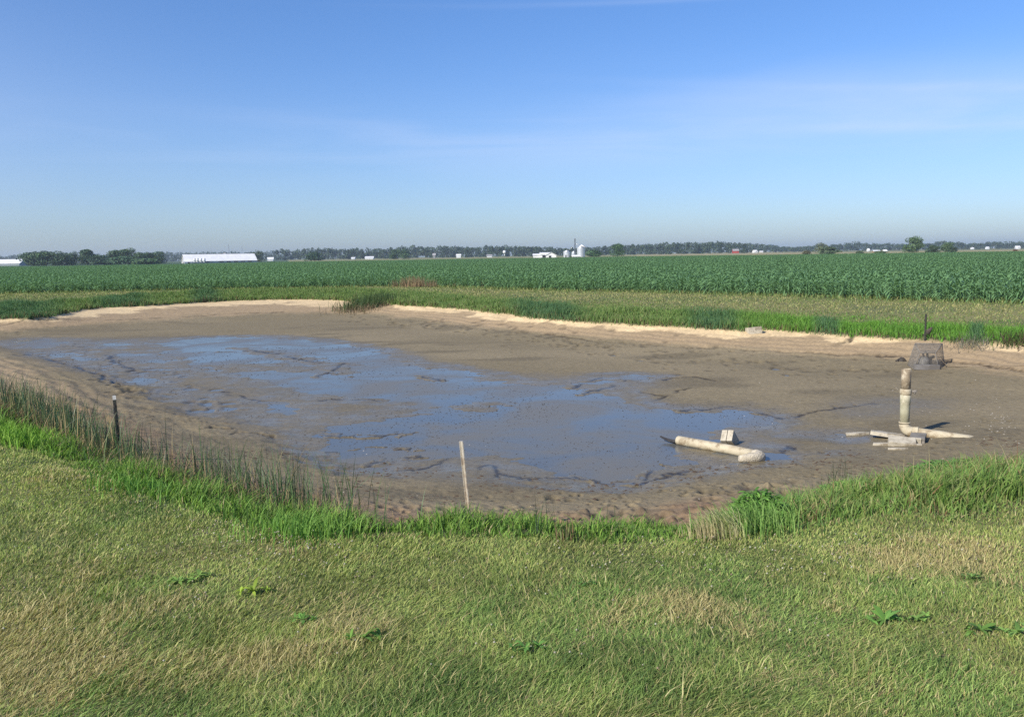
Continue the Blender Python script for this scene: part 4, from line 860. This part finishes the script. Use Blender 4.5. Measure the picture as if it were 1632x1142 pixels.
def fallen():
    a = at(1080, 704, .03); b = at(1204, 724, .05); a = Vector(a); b = Vector(b); root = empty('fallen_pipe', (a.x, a.y, 0)); d = (b - a); d.z = 0; dn = d.normalized(); L_ = d.length
    s = Vector((0, 0, .055)); e = s + d + Vector((0, 0, -.012)); t = MB(); t.tube([s, s + dn * .012, s + d * .3, s + d * .7, e], [.055, .063, .064, .063, .064], 24); t.build('pipe', PVC, root)
    # taped, lumpy elbow that turns back towards the shore
    c = e + dn * .05; back = (Vector(at(1186, 734, .03)) - Vector((a.x, a.y, 0)) - c); back.z = 0; bn = back.normalized(); P = [e - dn * .04, e + dn * .01, e + dn * .06, e + dn * .10 + bn * .05, e + dn * .09 + bn * .13, e + dn * .05 + bn * .19, e + dn * .02 + bn * .25, e + bn * .31 - dn * .03]
    P = [p + Vector((0, 0, .004 * (i % 2))) for i, p in enumerate(P)]
    t = MB(); t.tube(P, [.064, .072, .068, .074, .066, .066, .055, .036], 18); el = t.build('elbow', noisy('crusted_mud', (.54, .48, .37), (.40, .35, .26), 14, .9, 0, .8, 50, bd=.02), root)
    # torn black collar sticking out of the far end
    t = MB(); v = []; f = []; n = 9; mrow = 7
    for i in range(mrow):
        u = i / (mrow - 1); w = 1.5 * (1 - .8 * u)
        for k in range(n):
            an = -math.pi / 2 - w + 2 * w * k / (n - 1); p = -dn * (.30 * u) + Vector((0, 0, .055 + .06 * u * u)); sd_ = dn.cross(Vector((0, 0, 1)))
            v.append(tuple(p + sd_ * math.cos(an) * .060 + Vector((0, 0, 1)) * math.sin(an) * .055))
    for i in range(mrow - 1):
        for k in range(n - 1): q = i * n + k; f.append((q, q + 1, q + n + 1, q + n))
    t.add(v, f, True); o = t.build('torn_collar', DRK, root); sm = o.modifiers.new('s', 'SOLIDIFY'); sm.thickness = .012
    tag(root, 'cream pipe lying in the shallow water with a muddy elbow and torn black end', 'pipe')
fallen()
def hollow_block(mb, L_=.40, W__=.20, Hh=.19, M=None, t=.032, cells=2):
    """cells run along z"""
    mb.box((0, -W__ / 2 + t / 2, 0), (L_, t, Hh), M); mb.box((0, W__ / 2 - t / 2, 0), (L_, t, Hh), M)
    for i in range(cells + 1): mb.box(((-L_ / 2 + t / 2) + i * (L_ - t) / cells, 0, 0), (t, W__ - 2 * t - .001, Hh - .004), M)
    return mb
def place(mb, name, px, py, z, rot, matl, label, cat, group=None, bevel=.004, dz=0.):
    p = ats(px, py); o = mb.build(name, matl, None, (p[0], p[1], max(p[2], 0) + dz), bevel); o.rotation_euler = rot; tag(o, label, cat, group); return o
GB = 'loose concrete blocks in the pond'
t = MB(); t.box((-.03, 0, 0), (.33, .20, .15)); t.box((.17, -.083, 0), (.068, .034, .15)); t.box((.17, .083, 0), (.068, .034, .15)); t.box((.17, 0, -.060), (.066, .131, .03))
place(t, 'hollow_block', 1441, 708, .02, (R(16), R(3), R(-20)), CON, 'concrete block with a notched end lying in front of the standpipe foot', 'block', GB, dz=-.005)
t = hollow_block(MB()); place(t, 'hollow_block', 1463, 703, .02, (R(88), R(0), R(62)), CONG, 'dark shaded hollow block tucked under the outlet pipe of the standpipe', 'block', GB, dz=-.02)  # darker concrete than the other blocks: the shade here is put into its colour
def slab(name, poly, th, px, py, rz, label, dz=0., tilt=(0, 0), m_=None):
    n = len(poly); v = [(p[0], p[1], -th / 2) for p in poly] + [(p[0] * .985, p[1] * .985, th / 2) for p in poly]; f = [tuple(range(n))[::-1], tuple(range(n, 2 * n))] + [(i, (i + 1) % n, (i + 1) % n + n, i + n) for i in range(n)]
    return place(MB().add(v, f), name, px, py, .02, (tilt[0], tilt[1], rz), m_ or CON, label, 'slab', 'broken concrete slabs by the standpipe', .003, dz)
slab('concrete_slab', [(-.22, -.09), (-.05, -.12), (.22, -.10), (.24, .03), (.18, .10), (-.10, .12), (-.20, .08)], .05, 1413, 697, R(-18), 'flat cream slab leaning against the left side of the standpipe foot', .045, (R(-4), R(6)))
slab('concrete_slab', [(-.17, -.03), (.0, -.05), (.17, -.03), (.19, .01), (.05, .05), (-.15, .045)], .03, 1366, 692, R(6), 'thin pale slab at the edge of the small puddle, apart from the standpipe', .012)
slab('concrete_slab', [(-.13, -.035), (.02, -.04), (.15, -.01), (.08, .03), (-.10, .045)], .03, 1406, 709, R(-6), 'short slab sliver left of the front hollow block', .014)
slab('concrete_slab', [(-.12, -.02), (.05, -.03), (.14, .0), (.02, .025), (-.11, .025)], .025, 1430, 716, R(-4), 'thinnest slab sliver before the front hollow block', .010)
# leaning block behind the fallen pipe
t = MB(); t.box((-.042, 0, 0), (.076, .17, .26)); t.box((.042, 0, 0), (.076, .17, .26)); t.box((0, 0, -.01), (.014, .15, .23))
nz_ = Vector((-.45, -.6, .66)).normalized(); nx_ = Vector((.8, -.5, .09)); nx_ = (nx_ - nz_ * nx_.dot(nz_)).normalized(); ny_ = nz_.cross(nx_); eu = Matrix((nx_, ny_, nz_)).transposed().to_euler()
place(t, 'split_block', 1163, 707, .0, tuple(eu), CON, 'tilted block with a slot down its face behind the fallen pipe', 'block', GB, dz=.05)
t = hollow_block(MB()); place(t, 'hollow_block', 1201, 530, .36, (R(-8), R(-4), R(10)), CON, 'hollow concrete block lying on the pale sand of the far bank', 'block', GB, dz=.055)

WIRE = noisy('rusty_wire', (.14, .13, .115), (.21, .19, .16), 20, .8, .0); WOOD = noisy('weathered_board', (.17, .16, .15), (.11, .10, .09), 6, .9, 0, .3, 30)
def cage():
    p = ats(1480, 588); g = p[2]; root = empty('pump_cage', (p[0], p[1], g + .0), R(-18)); w, dpt, h = .58, .42, .50
    # front face leans back, back face upright
    c = {'a': Vector((-.29, 0, 0)), 'b': Vector((.20, 0, 0)), 'c': Vector((-.17, .05, .34)), 'd': Vector((.12, .05, .34)), 'e': Vector((-.36, .42, .03)), 'f': Vector((.36, .42, .03)), 'g': Vector((-.23, .42, .50)), 'h': Vector((.30, .42, .50))}
    def net(A, B, C, D, n1, n2, mb, r=.0026):
        for i in range(n1 + 1): t_ = i / n1; mb.tube([A.lerp(B, t_), C.lerp(D, t_)], r, 4, False, False)
        for i in range(n2 + 1): t_ = i / n2; mb.tube([A.lerp(C, t_), B.lerp(D, t_)], r, 4, False, False)
    for nm, q in (('front', 'abcd'), ('left', 'aecg'), ('right', 'bfdh'), ('back', 'efgh'), ('lid', 'cdgh')):
        mb = MB(); net(*[c[k] for k in q], 26 if nm in ('front', 'back', 'lid') else 20, 20, mb, .0024 if nm in ('lid', 'left') else .0015); mb.build('wire_panel', WIRE, root)
    mb = MB()
    for a, b in ('ab', 'cd', 'ac', 'bd', 'eg', 'fh', 'ef', 'gh', 'ae', 'bf', 'cg', 'dh'): mb.tube([c[a], c[b]], .008, 6)
    mb.build('cage_frame', WIRE, root)
    mb = MB(); mb.box((-.045, -.06, .045), (.50, .07, .11), None, .004); mb.build('front_board', WOOD, root, bevel=.004)
    tag(root, 'crumpled wire mesh cage with a grey front board on the far bank', 'cage')
    pr = empty('pump', (p[0] - .03, p[1] + .17, g + .0), R(20)); mb = MB()
    mb.tube([(0, 0, .02), (0, 0, .03), (0, 0, .10), (0, 0, .19), (0, 0, .235), (0, 0, .25)], [.06, .10, .115, .105, .07, .03], 18); mb.build('motor_housing', noisy('pump_grey', (.26, .25, .23), (.18, .17, .15), 14, .6), pr)
    mb = MB(); mb.tube([(0, 0, .24), (-.05, -.02, .31), (.02, -.02, .34), (.09, 0, .31), (.10, 0, .22)], .022, 8); mb.build('handle', noisy('pump_grey2', (.22, .20, .18), (.12, .11, .10), 14, .6), pr)
    mb = MB(); mb.tube([(.12, 0, .02), (.13, 0, .20)], [.07, .065], 14); mb.tube([(.11, -.03, .2), (.22, -.05, .24)], .03, 10); mb.build('strainer', DRK, pr)
    tag(pr, 'round grey pump inside the wire mesh cage', 'pump')
    hs_ = [at(1499, 571, .33), at(1504, 578, .2), at(1511, 583, .14)]; pts = [Vector(q) for q in hs_]
    for px_, py_ in ((1520, 584.5), (1540, 584.5), (1570, 583), (1600, 582.5), (1632, 583), (1670, 583)):
        q = ats(px_, py_); pts.append(Vector((q[0], q[1], q[2] + .015)))
    mb = MB(); mb.tube(pts, .007, 6); o = mb.build('hose', noisy('hose', (.28, .22, .15), (.22, .17, .11), 10, .7), None); tag(o, 'thin pale hose running from the pump cage along the far bank', 'hose')
cage()
def tpost(px, py, z, hgt, lean, label, body, tipm, tip=.09, rz=0., w=.042, hidden=False):
    p = at(px, py, z) if hidden else ats(px, py); g = H1(p[0], p[1]); root = empty('fence_post', (p[0], p[1], g - .03)); root.rotation_euler = (Matrix.Rotation(lean[0], 4, 'Y') @ Matrix.Rotation(lean[1], 4, 'X') @ Matrix.Rotation(rz, 4, 'Z')).to_euler()
    def prof(mb, z0, z1, k=1.0):
        mb.box((0, 0, (z0 + z1) / 2), (w * k, .006 * k, z1 - z0)); mb.box((0, .021, (z0 + z1) / 2), (.006 * k, .036, z1 - z0))
    t = MB(); prof(t, -.2, hgt - tip)
    t.build('post', body, root)
    t = MB()
    for i in range(int((hgt - .06) / .055)): t.box((0, -.0055, .06 + i * .055), (.010, .006, .018))
    t.build('studs', body, root); t = MB(); prof(t, hgt - tip, hgt, 1.06); t.build('painted_tip', tipm, root)
    tag(root, label, 'fence post', 'steel fence posts around the pond')
RUST = noisy('galvanised_post', (.46, .41, .32), (.33, .27, .20), 14, .6, .15, .3, 90, .42, .58, .004, c3=(.50, .46, .38), c3s=5); BLK = noisy('dark_post', (.025, .030, .028), (.06, .05, .04), 30, .6, .2); TIPW = noisy('white_tip', (.68, .66, .60), (.55, .52, .45), 20, .5)
tpost(750, 853, .40, .77, (-.075, .03), 'rusty silver steel post with pale tip leaning over the near bank in the centre', RUST, noisy('pale_tip', (.60, .55, .46), (.50, .45, .36), 15, .45, .3), .13, R(205), .030, True)
tpost(192, 728, .52, .72, (-.035, 0), 'dark steel post with a white tip among the rushes on the near left', BLK, TIPW, .045, R(20), .034)
tpost(1475, 543, .45, .66, (.0, 0), 'thin dark post in the tall grass of the far bank above the cage', BLK, BLK, .05, R(30), .020)
# stones and sticks
def lump(mb, c, r_, rr, flat=.7):
    n, mrow = 8, 5; v = []; f = []
    for i in range(mrow + 1):
        ph = math.pi * i / mrow
        for k in range(n): th = 2 * math.pi * k / n; q = r_ * rr.uniform(.7, 1.2) if 0 < i < mrow else r_; v.append((c[0] + q * math.sin(ph) * math.cos(th), c[1] + q * math.sin(ph) * math.sin(th), c[2] + q * flat * math.cos(ph)))
    for i in range(mrow):
        for k in range(n): f.append((i * n + k, (i + 1) * n + k, (i + 1) * n + (k + 1) % n, i * n + (k + 1) % n))
    mb.add(v, f, False)
rr_ = random.Random(4)
p = at(1436, 569, .22); t = MB(); lump(t, (0, 0, .02), .10, rr_, .7); lump(t, (-.10, -.04, 0), .05, rr_); o = t.build('dark_rock', noisy('wet_rock', (.030, .025, .02), (.06, .05, .04), 12, .7), None, (p[0], p[1], H1(p[0], p[1]))); tag(o, 'lone dark rock on the far bank left of the wire cage', 'rock')
p = at(1478, 541, .45); t = MB(); t.tube([(-.08, 0, 0), (.02, 0, .12), (.10, 0, .22)], [.05, .06, .02], 7); o = t.build('dark_stump', noisy('stump', (.05, .04, .03), (.09, .07, .05), 12, .9), None, (p[0], p[1], H1(p[0], p[1]))); tag(o, 'dark slanting stump at the foot of the far fence post', 'stump')
# specks: mud lumps, snails and shells lying on the wet bed
def specks():
    def cloud(name, n, gen, rad, m_, label, zoff=.0):
        X, Y = gen(n); q = field(X, Y); Z = np.maximum(q['h'], 0.0); n = len(X); d = np.hypot(X, Y); s = (rad * (.6 + .8 * rng.random(n)) * (.5 + .045 * d))
        base = np.array([(0, 0, 1), (1, 0, 0), (.3, .95, 0), (-.8, .6, 0), (-.8, -.6, 0), (.3, -.95, 0)]); base[:, 2] *= .55; jit = rng.uniform(.7, 1.3, (n, 6, 1)); V = base[None] * jit * s[:, None, None]; an = rng.uniform(0, 6.3, n); c, s_ = np.cos(an), np.sin(an)
        Vx = V[..., 0] * c[:, None] - V[..., 1] * s_[:, None]; Vy = V[..., 0] * s_[:, None] + V[..., 1] * c[:, None]; V = np.stack([Vx * 1.3 + X[:, None], Vy + Y[:, None], V[..., 2] + Z[:, None] - .002], -1).reshape(-1, 3)
        T = np.array([[0, 1, 2], [0, 2, 3], [0, 3, 4], [0, 4, 5], [0, 5, 1]]); loops = (np.arange(n)[:, None, None] * 6 + T[None]).ravel(); nf = n * 5
        o = link(name, np_mesh(name, V, loops, np.arange(nf) * 3, np.full(nf, 3), m_)); tag(o, label, None, None, 'stuff')
    def onbed(n):
        X = rng.uniform(-14, 9, n * 9); Y = rng.uniform(8.6, 26, n * 9); px = px_of(X, Y); q = field(X, Y); k = (q['wat'] < .4) & (rng.random(len(X)) < .25 + .75 * (fbm(X, Y, 1.6, 201, 3) > .0)) & (rng.random(len(X)) < np.clip(14 / Y, 0, 1) ** 2); return X[k][:n], Y[k][:n]
    cloud('mud_lumps', 4200, onbed, .0095, noisy('lump_mud', (.035, .030, .024), (.06, .05, .04), 10, .8), 'tiny dark lumps scattered over the wet mud and shallow water')
    def dryc(n):
        X = rng.uniform(-6, 9, n * 5); Y = rng.uniform(6.6, 11.5, n * 5); q = field(X, Y); k = (q['sI'] > -1.2) & (q['sO'] < -.05) & (fbm(X, Y, .8, 203, 3) > -.05); return X[k][:n], Y[k][:n]
    cloud('soil_clods', 1500, dryc, .020, noisy('clod_soil', (.10, .065, .040), (.075, .05, .033), 10, .95), 'small brown soil clods on the drying near shore')
    def shells(n):
        X = []; Y = []
        for _ in range(n):
            if rng.random() < .45: px, py = rng.normal(1590, 22), rng.normal(672, 20); 
            elif rng.random() < .6: px, py = rng.uniform(1150, 1632), rng.uniform(600, 740)
            else: px, py = rng.uniform(450, 1300), rng.uniform(690, 850)
            p = at(px, py, .1); X.append(p[0]); Y.append(p[1])
        X = np.array(X); Y = np.array(Y); q = field(X, Y); k = q['sO'] < 0; return X[k], Y[k]
    cloud('shell_fragments', 200, shells, .008, mat('shell', (.62, .57, .48), .6), 'white shell fragments strewn on the mud at the right')
specks()

# ------------------------------------------------------------------ plants that stand out
LM = leafmat('weed_leaf', True, rough=.6, trans=.3, spec=.15)
def ribbon(V, Fc, C, base, dirv, length, width, rise, droop, col, ns=5, tw=0.):
    dx, dy = dirv; k = len(V); px_, py_ = -dy, dx
    for s in range(ns + 1):
        u = s / ns; rad = length * u; z = length * (rise * u - droop * u * u); w = width * (math.sin(math.pi * min(1, .10 + .90 * u)) ** .8) if s < ns else .0008
        V.append((base[0] + dx * rad - px_ * w, base[1] + dy * rad - py_ * w, base[2] + z + tw * w)); V.append((base[0] + dx * rad + px_ * w, base[1] + dy * rad + py_ * w, base[2] + z - tw * w)); C += [col, col]
    for s in range(ns): a = k + 2 * s; Fc.append((a, a + 1, a + 3, a + 2))
def plantmesh(name, V, Fc, C, m_):
    loops = np.array(Fc).ravel(); n = len(Fc); return np_mesh(name, np.array(V), loops, np.arange(n) * 4, np.full(n, 4), m_, np.array(C), True)
def rosette(px, py, z, size, label, col=(.16, .235, .045), n=11, seed=0, rise=.45):
    r = random.Random(seed); V = []; Fc = []; C = []
    for i in range(n * 3):
        q = i % 3; cx, cy = ((0, 0), (size * r.uniform(.5, .7), size * .2), (-size * .55, size * r.uniform(-.3, .4)))[q]
        a = 6.28 * i * .38 + r.uniform(-.5, .5); L_ = size * (.62, .42, .36)[q] * r.uniform(.45, 1.15); k = r.uniform(.75, 1.25)
        ribbon(V, Fc, C, (cx, cy, .010), (math.cos(a), math.sin(a)), L_, L_ * r.uniform(.12, .20), rise * r.uniform(.3, 2.0), rise * .9, (col[0] * k * 1.9, col[1] * k * 1.75, col[2] * k * 1.4), 5, r.uniform(-.5, .5))
    p = at(px, py, z); o = link('broadleaf_weed', plantmesh('broadleaf_weed', V, Fc, C, LM), None, (p[0], p[1], H1(p[0], p[1]) + .01)); tag(o, label, 'weed', 'broadleaf weeds in the lawn'); return o
rosette(404, 957, .97, .10, 'bright green rosette weed in the left of the lawn, upright leaves', n=14, seed=1, rise=.9)
rosette(286, 940, .97, .10, 'dark spreading weed left of the bright rosette in the lawn', (.12, .21, .06), seed=2)
rosette(318, 930, .97, .08, 'small dark weed just above the spreading weed on the left lawn', (.12, .20, .06), seed=3)
rosette(483, 1000, .98, .08, 'loose low weed between the bright rosette and the centre weed of the lawn', (.07, .15, .04), seed=4)
rosette(580, 1030, .98, .10, 'pale green lobed weed below the centre of the left lawn', (.10, .20, .05), seed=5, rise=.7)
rosette(838, 1048, .98, .09, 'leafy weed near the bottom centre of the lawn', (.07, .16, .045), seed=6, rise=.7)
rosette(1410, 1002, .98, .11, 'larger leafy weed in the dry right part of the lawn', (.085, .18, .05), seed=7, rise=.6)
rosette(1460, 1000, .98, .08, 'smaller pale weed right of the larger leafy one', (.11, .20, .06), seed=8, rise=.6)
rosette(1562, 1018, .98, .09, 'weed with drooping leaves near the right side of the lawn', (.09, .18, .05), seed=9, rise=.6)
rosette(1622, 1022, .98, .09, 'weed cut by the right edge of the lawn', (.10, .19, .06), seed=10, rise=.6)
rosette(1548, 938, .96, .06, 'small light leafed weed high on the right lawn', (.10, .18, .06), seed=11, rise=.5)
rosette(935, 945, .97, .06, 'little weed among clover in the middle of the lawn', (.07, .15, .045), seed=12)
# leafy clump with feathery grass plumes at the near bank
def bushy(px, py, z, rad, h, n, label, name='leafy_clump', seed=0, cols=((.14, .29, .055), (.18, .35, .07), (.10, .21, .045)), lw=.0075, ll=.065):
    r = random.Random(seed); V = []; Fc = []; C = []
    for i in range(n):
        a = r.uniform(0, 6.28); q = rad * math.sqrt(r.random()) ; zz = h * r.random() ** .8 * (1 - (q / rad) ** 2 * .6); c = r.choice(cols); k = r.uniform(.8, 1.2); b = r.uniform(0, 6.28); L_ = ll * r.uniform(.6, 1.2)
        ribbon(V, Fc, C, (q * math.cos(a), q * math.sin(a) * .8, zz), (math.cos(b), math.sin(b)), L_, lw * r.uniform(.7, 1.2), r.uniform(-.1, .8), r.uniform(.2, .8), tuple(x * k for x in c), 3, r.uniform(-.5, .5))
    p = at(px, py, z); o = link(name, plantmesh(name, V, Fc, C, LM), None, (p[0], p[1], H1(p[0], p[1]))); tag(o, label, 'plant'); return o
bushy(1208, 868, .75, .17, .22, 1700, 'dense dark leafy weed clump beside the feathery plumes on the near bank', seed=1)
bushy(1275, 842, .68, .32, .13, 1500, 'bright low leafy clump right of the dark weed clump', seed=2, cols=((.19, .37, .07), (.15, .31, .06)))
bushy(1390, 818, .62, .42, .13, 1800, 'bright leafy weeds on the right bank, left of the tall green ones', seed=3, cols=((.19, .36, .07), (.17, .32, .08)))
bushy(1540, 792, .6, .45, .15, 2200, 'tall green leafy weeds on the near right bank', seed=4, cols=((.15, .29, .07), (.12, .24, .06)))
def arch_clump(name, px, py, z, n, h, spread, wid, cols, label, cat, seed=0, lean=(0, 0), bend=1.0, segs=4, rad=.12, m_=None, group=None):
    p = ats(px, py); g = p[2]; r = np.random.default_rng(seed); X = p[0] + r.normal(0, rad, n); Y = p[1] + r.normal(0, rad, n); a = r.uniform(0, 6.3, n); l = r.uniform(0, spread, n)
    o = blades(name, X, Y, h * r.uniform(.55, 1.1, n), wid * r.uniform(.7, 1.3, n), np.cos(a) * l + lean[0], np.sin(a) * l + lean[1], bend, pal(n, cols, [1] * len(cols)), m_ or GM, segs, H(X, Y) - .01, origin=(p[0], p[1], g), kind=None)
    tag(o, label, cat, group); return o
arch_clump('feathery_grass', 1160, 852, .66, 260, .30, .35, .0060, [(.44, .46, .21), (.36, .40, .16), (.50, .47, .27)], 'pale feathery grass plumes arching beside the dark weed clump', 'plant', 1, (-.35, .0), 1.2, 5, .07)
arch_clump('feathery_grass', 1128, 858, .62, 150, .22, .3, .0055, [(.46, .39, .22), (.42, .37, .20)], 'smaller straw coloured plumes leaning over the mud at the left', 'plant', 2, (-.15, .0), 1.0, 4, .06)
arch_clump('grass_tuft', 1200, 846, .7, 420, .34, .55, .007, [(.17, .30, .07), (.13, .25, .06), (.21, .33, .09)], 'tall arching green grass tuft rising over the dark weed clump', 'plant', 3, (-.1, .1), 1.2, 5, .12)
arch_clump('grass_tuft', 485, 852, .75, 420, .28, .6, .008, [(.17, .32, .06), (.13, .26, .05), (.21, .36, .08)], 'thick arching tuft of green grass at the end of the rushes', 'plant', 4, (.05, .05), 1.2, 5, .16)
arch_clump('grass_tuft', 235, 782, .75, 360, .22, .6, .008, [(.16, .31, .06), (.12, .25, .05)], 'broad green grass tuft right of the dark post', 'plant', 5, (0, 0), 1.2, 5, .2)
arch_clump('bright_grass_patch', 18, 700, .7, 1500, .24, .5, .009, [(.20, .38, .05), (.17, .33, .05), (.26, .42, .07)], 'bright yellow-green grass patch in front of the rushes at the left edge', 'plant', 6, (0, 0), 1.0, 4, .28)
arch_clump('dry_tuft', 512, 845, .62, 26, .30, .6, .006, [(.42, .38, .20), (.36, .32, .16)], 'few long pale dry blades sticking out at the end of the rushes', 'plant', 7, (.1, 0), .4, 3, .10, DM)
arch_clump('dock_seedhead', 904, 862, .70, 40, .17, .22, .009, [(.22, .17, .08), (.20, .13, .07), (.13, .15, .06)], 'brown dock seed spike among the bright grass in the centre', 'plant', 8, (0, 0), .4, 3, .025, DM)
for i, (px, py, n, h, lab) in enumerate(((868, 850, 12, .42, 'thin sprig of rushes on the near shore right of the central post'), (960, 846, 5, .30, 'sparse few rush stems on the shore left of the churned soil'), (1335, 785, 34, .48, 'thin upright rush tuft on the near right shore'), (1312, 800, 6, .40, 'single leaning rush stems left of the upright rush tuft'), (1362, 790, 14, .36, 'rush stems leaning right beside the upright rush tuft'), (640, 850, 3, .25, 'two or three bare rush stems left of the central post'))):
    arch_clump('rush_sprig', px, py, .5, n, h, .45, .0055, [(.035, .065, .03), (.05, .07, .03)], lab, 'rush', 20 + i, (0, 0), .7, 4, .05, RM, 'single rush sprigs on the near shore')
arch_clump('leaning_stem', 1290, 826, .56, 1, .42, .0, .007, [(.10, .06, .045)], 'single reddish bare stem slanting over the near right mud', 'stem', 31, (-.75, .1), .1, 3, .01, DM)
# far bank: reed clump and brown dead weeds against the corn
arch_clump('reed_clump', 588, 487, .40, 1100, .80, .45, .020, [(.07, .115, .045), (.09, .13, .05), (.055, .09, .035)], 'coarse green reed clump on the far bank where the sand breaks', 'plant', 41, (.05, 0), .8, 4, .62)
arch_clump('dead_reed_litter', 578, 492, .36, 620, .42, .7, .022, [(.20, .15, .09), (.14, .10, .06), (.27, .21, .13)], 'brown dead reeds fallen at the foot of the green reed clump', 'plant', 42, (-.1, -.1), .8, 3, .65, DM)
for i, (px, h, n, rad, lab) in enumerate(((631, .62, 100, .14, 'thin brown dead weed left of the two larger brown ones by the corn'), (647, .80, 190, .18, 'tall brown dead weed with a pale top by the corn'), (664, .86, 420, .34, 'broadest brown dead weed stand against the corn'), (684, .60, 200, .32, 'lower brown dead weeds tapering off to the right of the broadest'), (727, .35, 60, .2, 'small faded brown weed before the corn in the middle'), (770, .55, 80, .08, 'single narrow brown weed farther right along the corn'))):
    arch_clump('dead_weed', px, 457.5, .8, int(n * .55), h, .5, .020, [(.26, .18, .10), (.31, .22, .13), (.19, .14, .08)], lab, 'plant', 50 + i, (0, 0), .3, 3, rad, DM, 'brown dead weeds along the corn')
arch_clump('scrub_tangle', 1548, 550, .40, 260, .28, .8, .012, [(.20, .18, .14), (.12, .12, .10), (.16, .17, .10)], 'grey dry tangle of twigs on the far bank right of the cage', 'plant', 61, (0, 0), .6, 3, .22, DM)
arch_clump('scrub_tangle', 1626, 545, .45, 300, .36, .5, .014, [(.05, .07, .03), (.11, .07, .05), (.06, .09, .035)], 'dark shrubby weed on the far bank at the right edge', 'plant', 62, (0, 0), .6, 3, .25)

# clover flowers in the lawn
def clover():
    n = 420; X = []; Y = []
    for _ in range(n):
        u = rng.random()
        if u < .35: px, py = rng.normal(1180, 150), rng.normal(905, 22)
        elif u < .55: px, py = rng.normal(430, 110), rng.normal(890, 35) 
        elif u < .75: px, py = rng.uniform(100, 560), None
        else: px, py = rng.uniform(0, 1632), rng.uniform(880, 1100)
        if py is None: py = np.interp(px, [100, 200, 300, 400, 500, 560], [760, 800, 830, 860, 880, 890]) + abs(rng.normal(0, 14))
        p = at(px, py, .95); X.append(p[0]); Y.append(p[1])
    X = np.array(X); Y = np.array(Y); q = field(X, Y); k = (q['sA'] > -.05) & (Y < 13); X, Y, Z = X[k], Y[k], q['h'][k]; n = len(X)
    s = rng.uniform(.004, .007, n); base = np.array([(1, 0, 0), (0, 1, 0), (-1, 0, 0), (0, -1, 0), (0, 0, 1), (0, 0, -1)]); V = base[None] * s[:, None, None] + np.stack([X, Y, Z + rng.uniform(.025, .05, n)], 1)[:, None]
    T = np.array([[0, 1, 4], [1, 2, 4], [2, 3, 4], [3, 0, 4], [1, 0, 5], [2, 1, 5], [3, 2, 5], [0, 3, 5]]); nf = n * 8
    C = np.repeat(pal(n, [(.42, .40, .30), (.36, .31, .22), (.30, .23, .15)], [3, 2, 1]), 6, 0)
    o = link('clover_flowers', np_mesh('clover_flowers', V.reshape(-1, 3), (np.arange(n)[:, None, None] * 6 + T[None]).ravel(), np.arange(nf) * 3, np.full(nf, 3), DM, C, True)); tag(o, 'small white clover flower heads dotted through the lawn', None, None, 'stuff')
clover()

# ------------------------------------------------------------------ haze
def haze():
    t = MB(); t.box((0, 0, 20.5), (10800, 10800, 43)); m_ = bpy.data.materials.new('haze'); m_.use_nodes = True; tr = m_.node_tree; tr.nodes.clear(); o_ = N('ShaderNodeOutputMaterial', tr); v = N('ShaderNodeVolumePrincipled', tr)
    v.inputs['Color'].default_value = (.74, .87, 1.0, 1); v.inputs['Density'].default_value = .00019; v.inputs['Anisotropy'].default_value = .2; tr.links.new(v.outputs[0], o_.inputs['Volume'])
    tag(t.build('haze', m_), kind='stuff', label='thin summer haze over the fields')
haze()
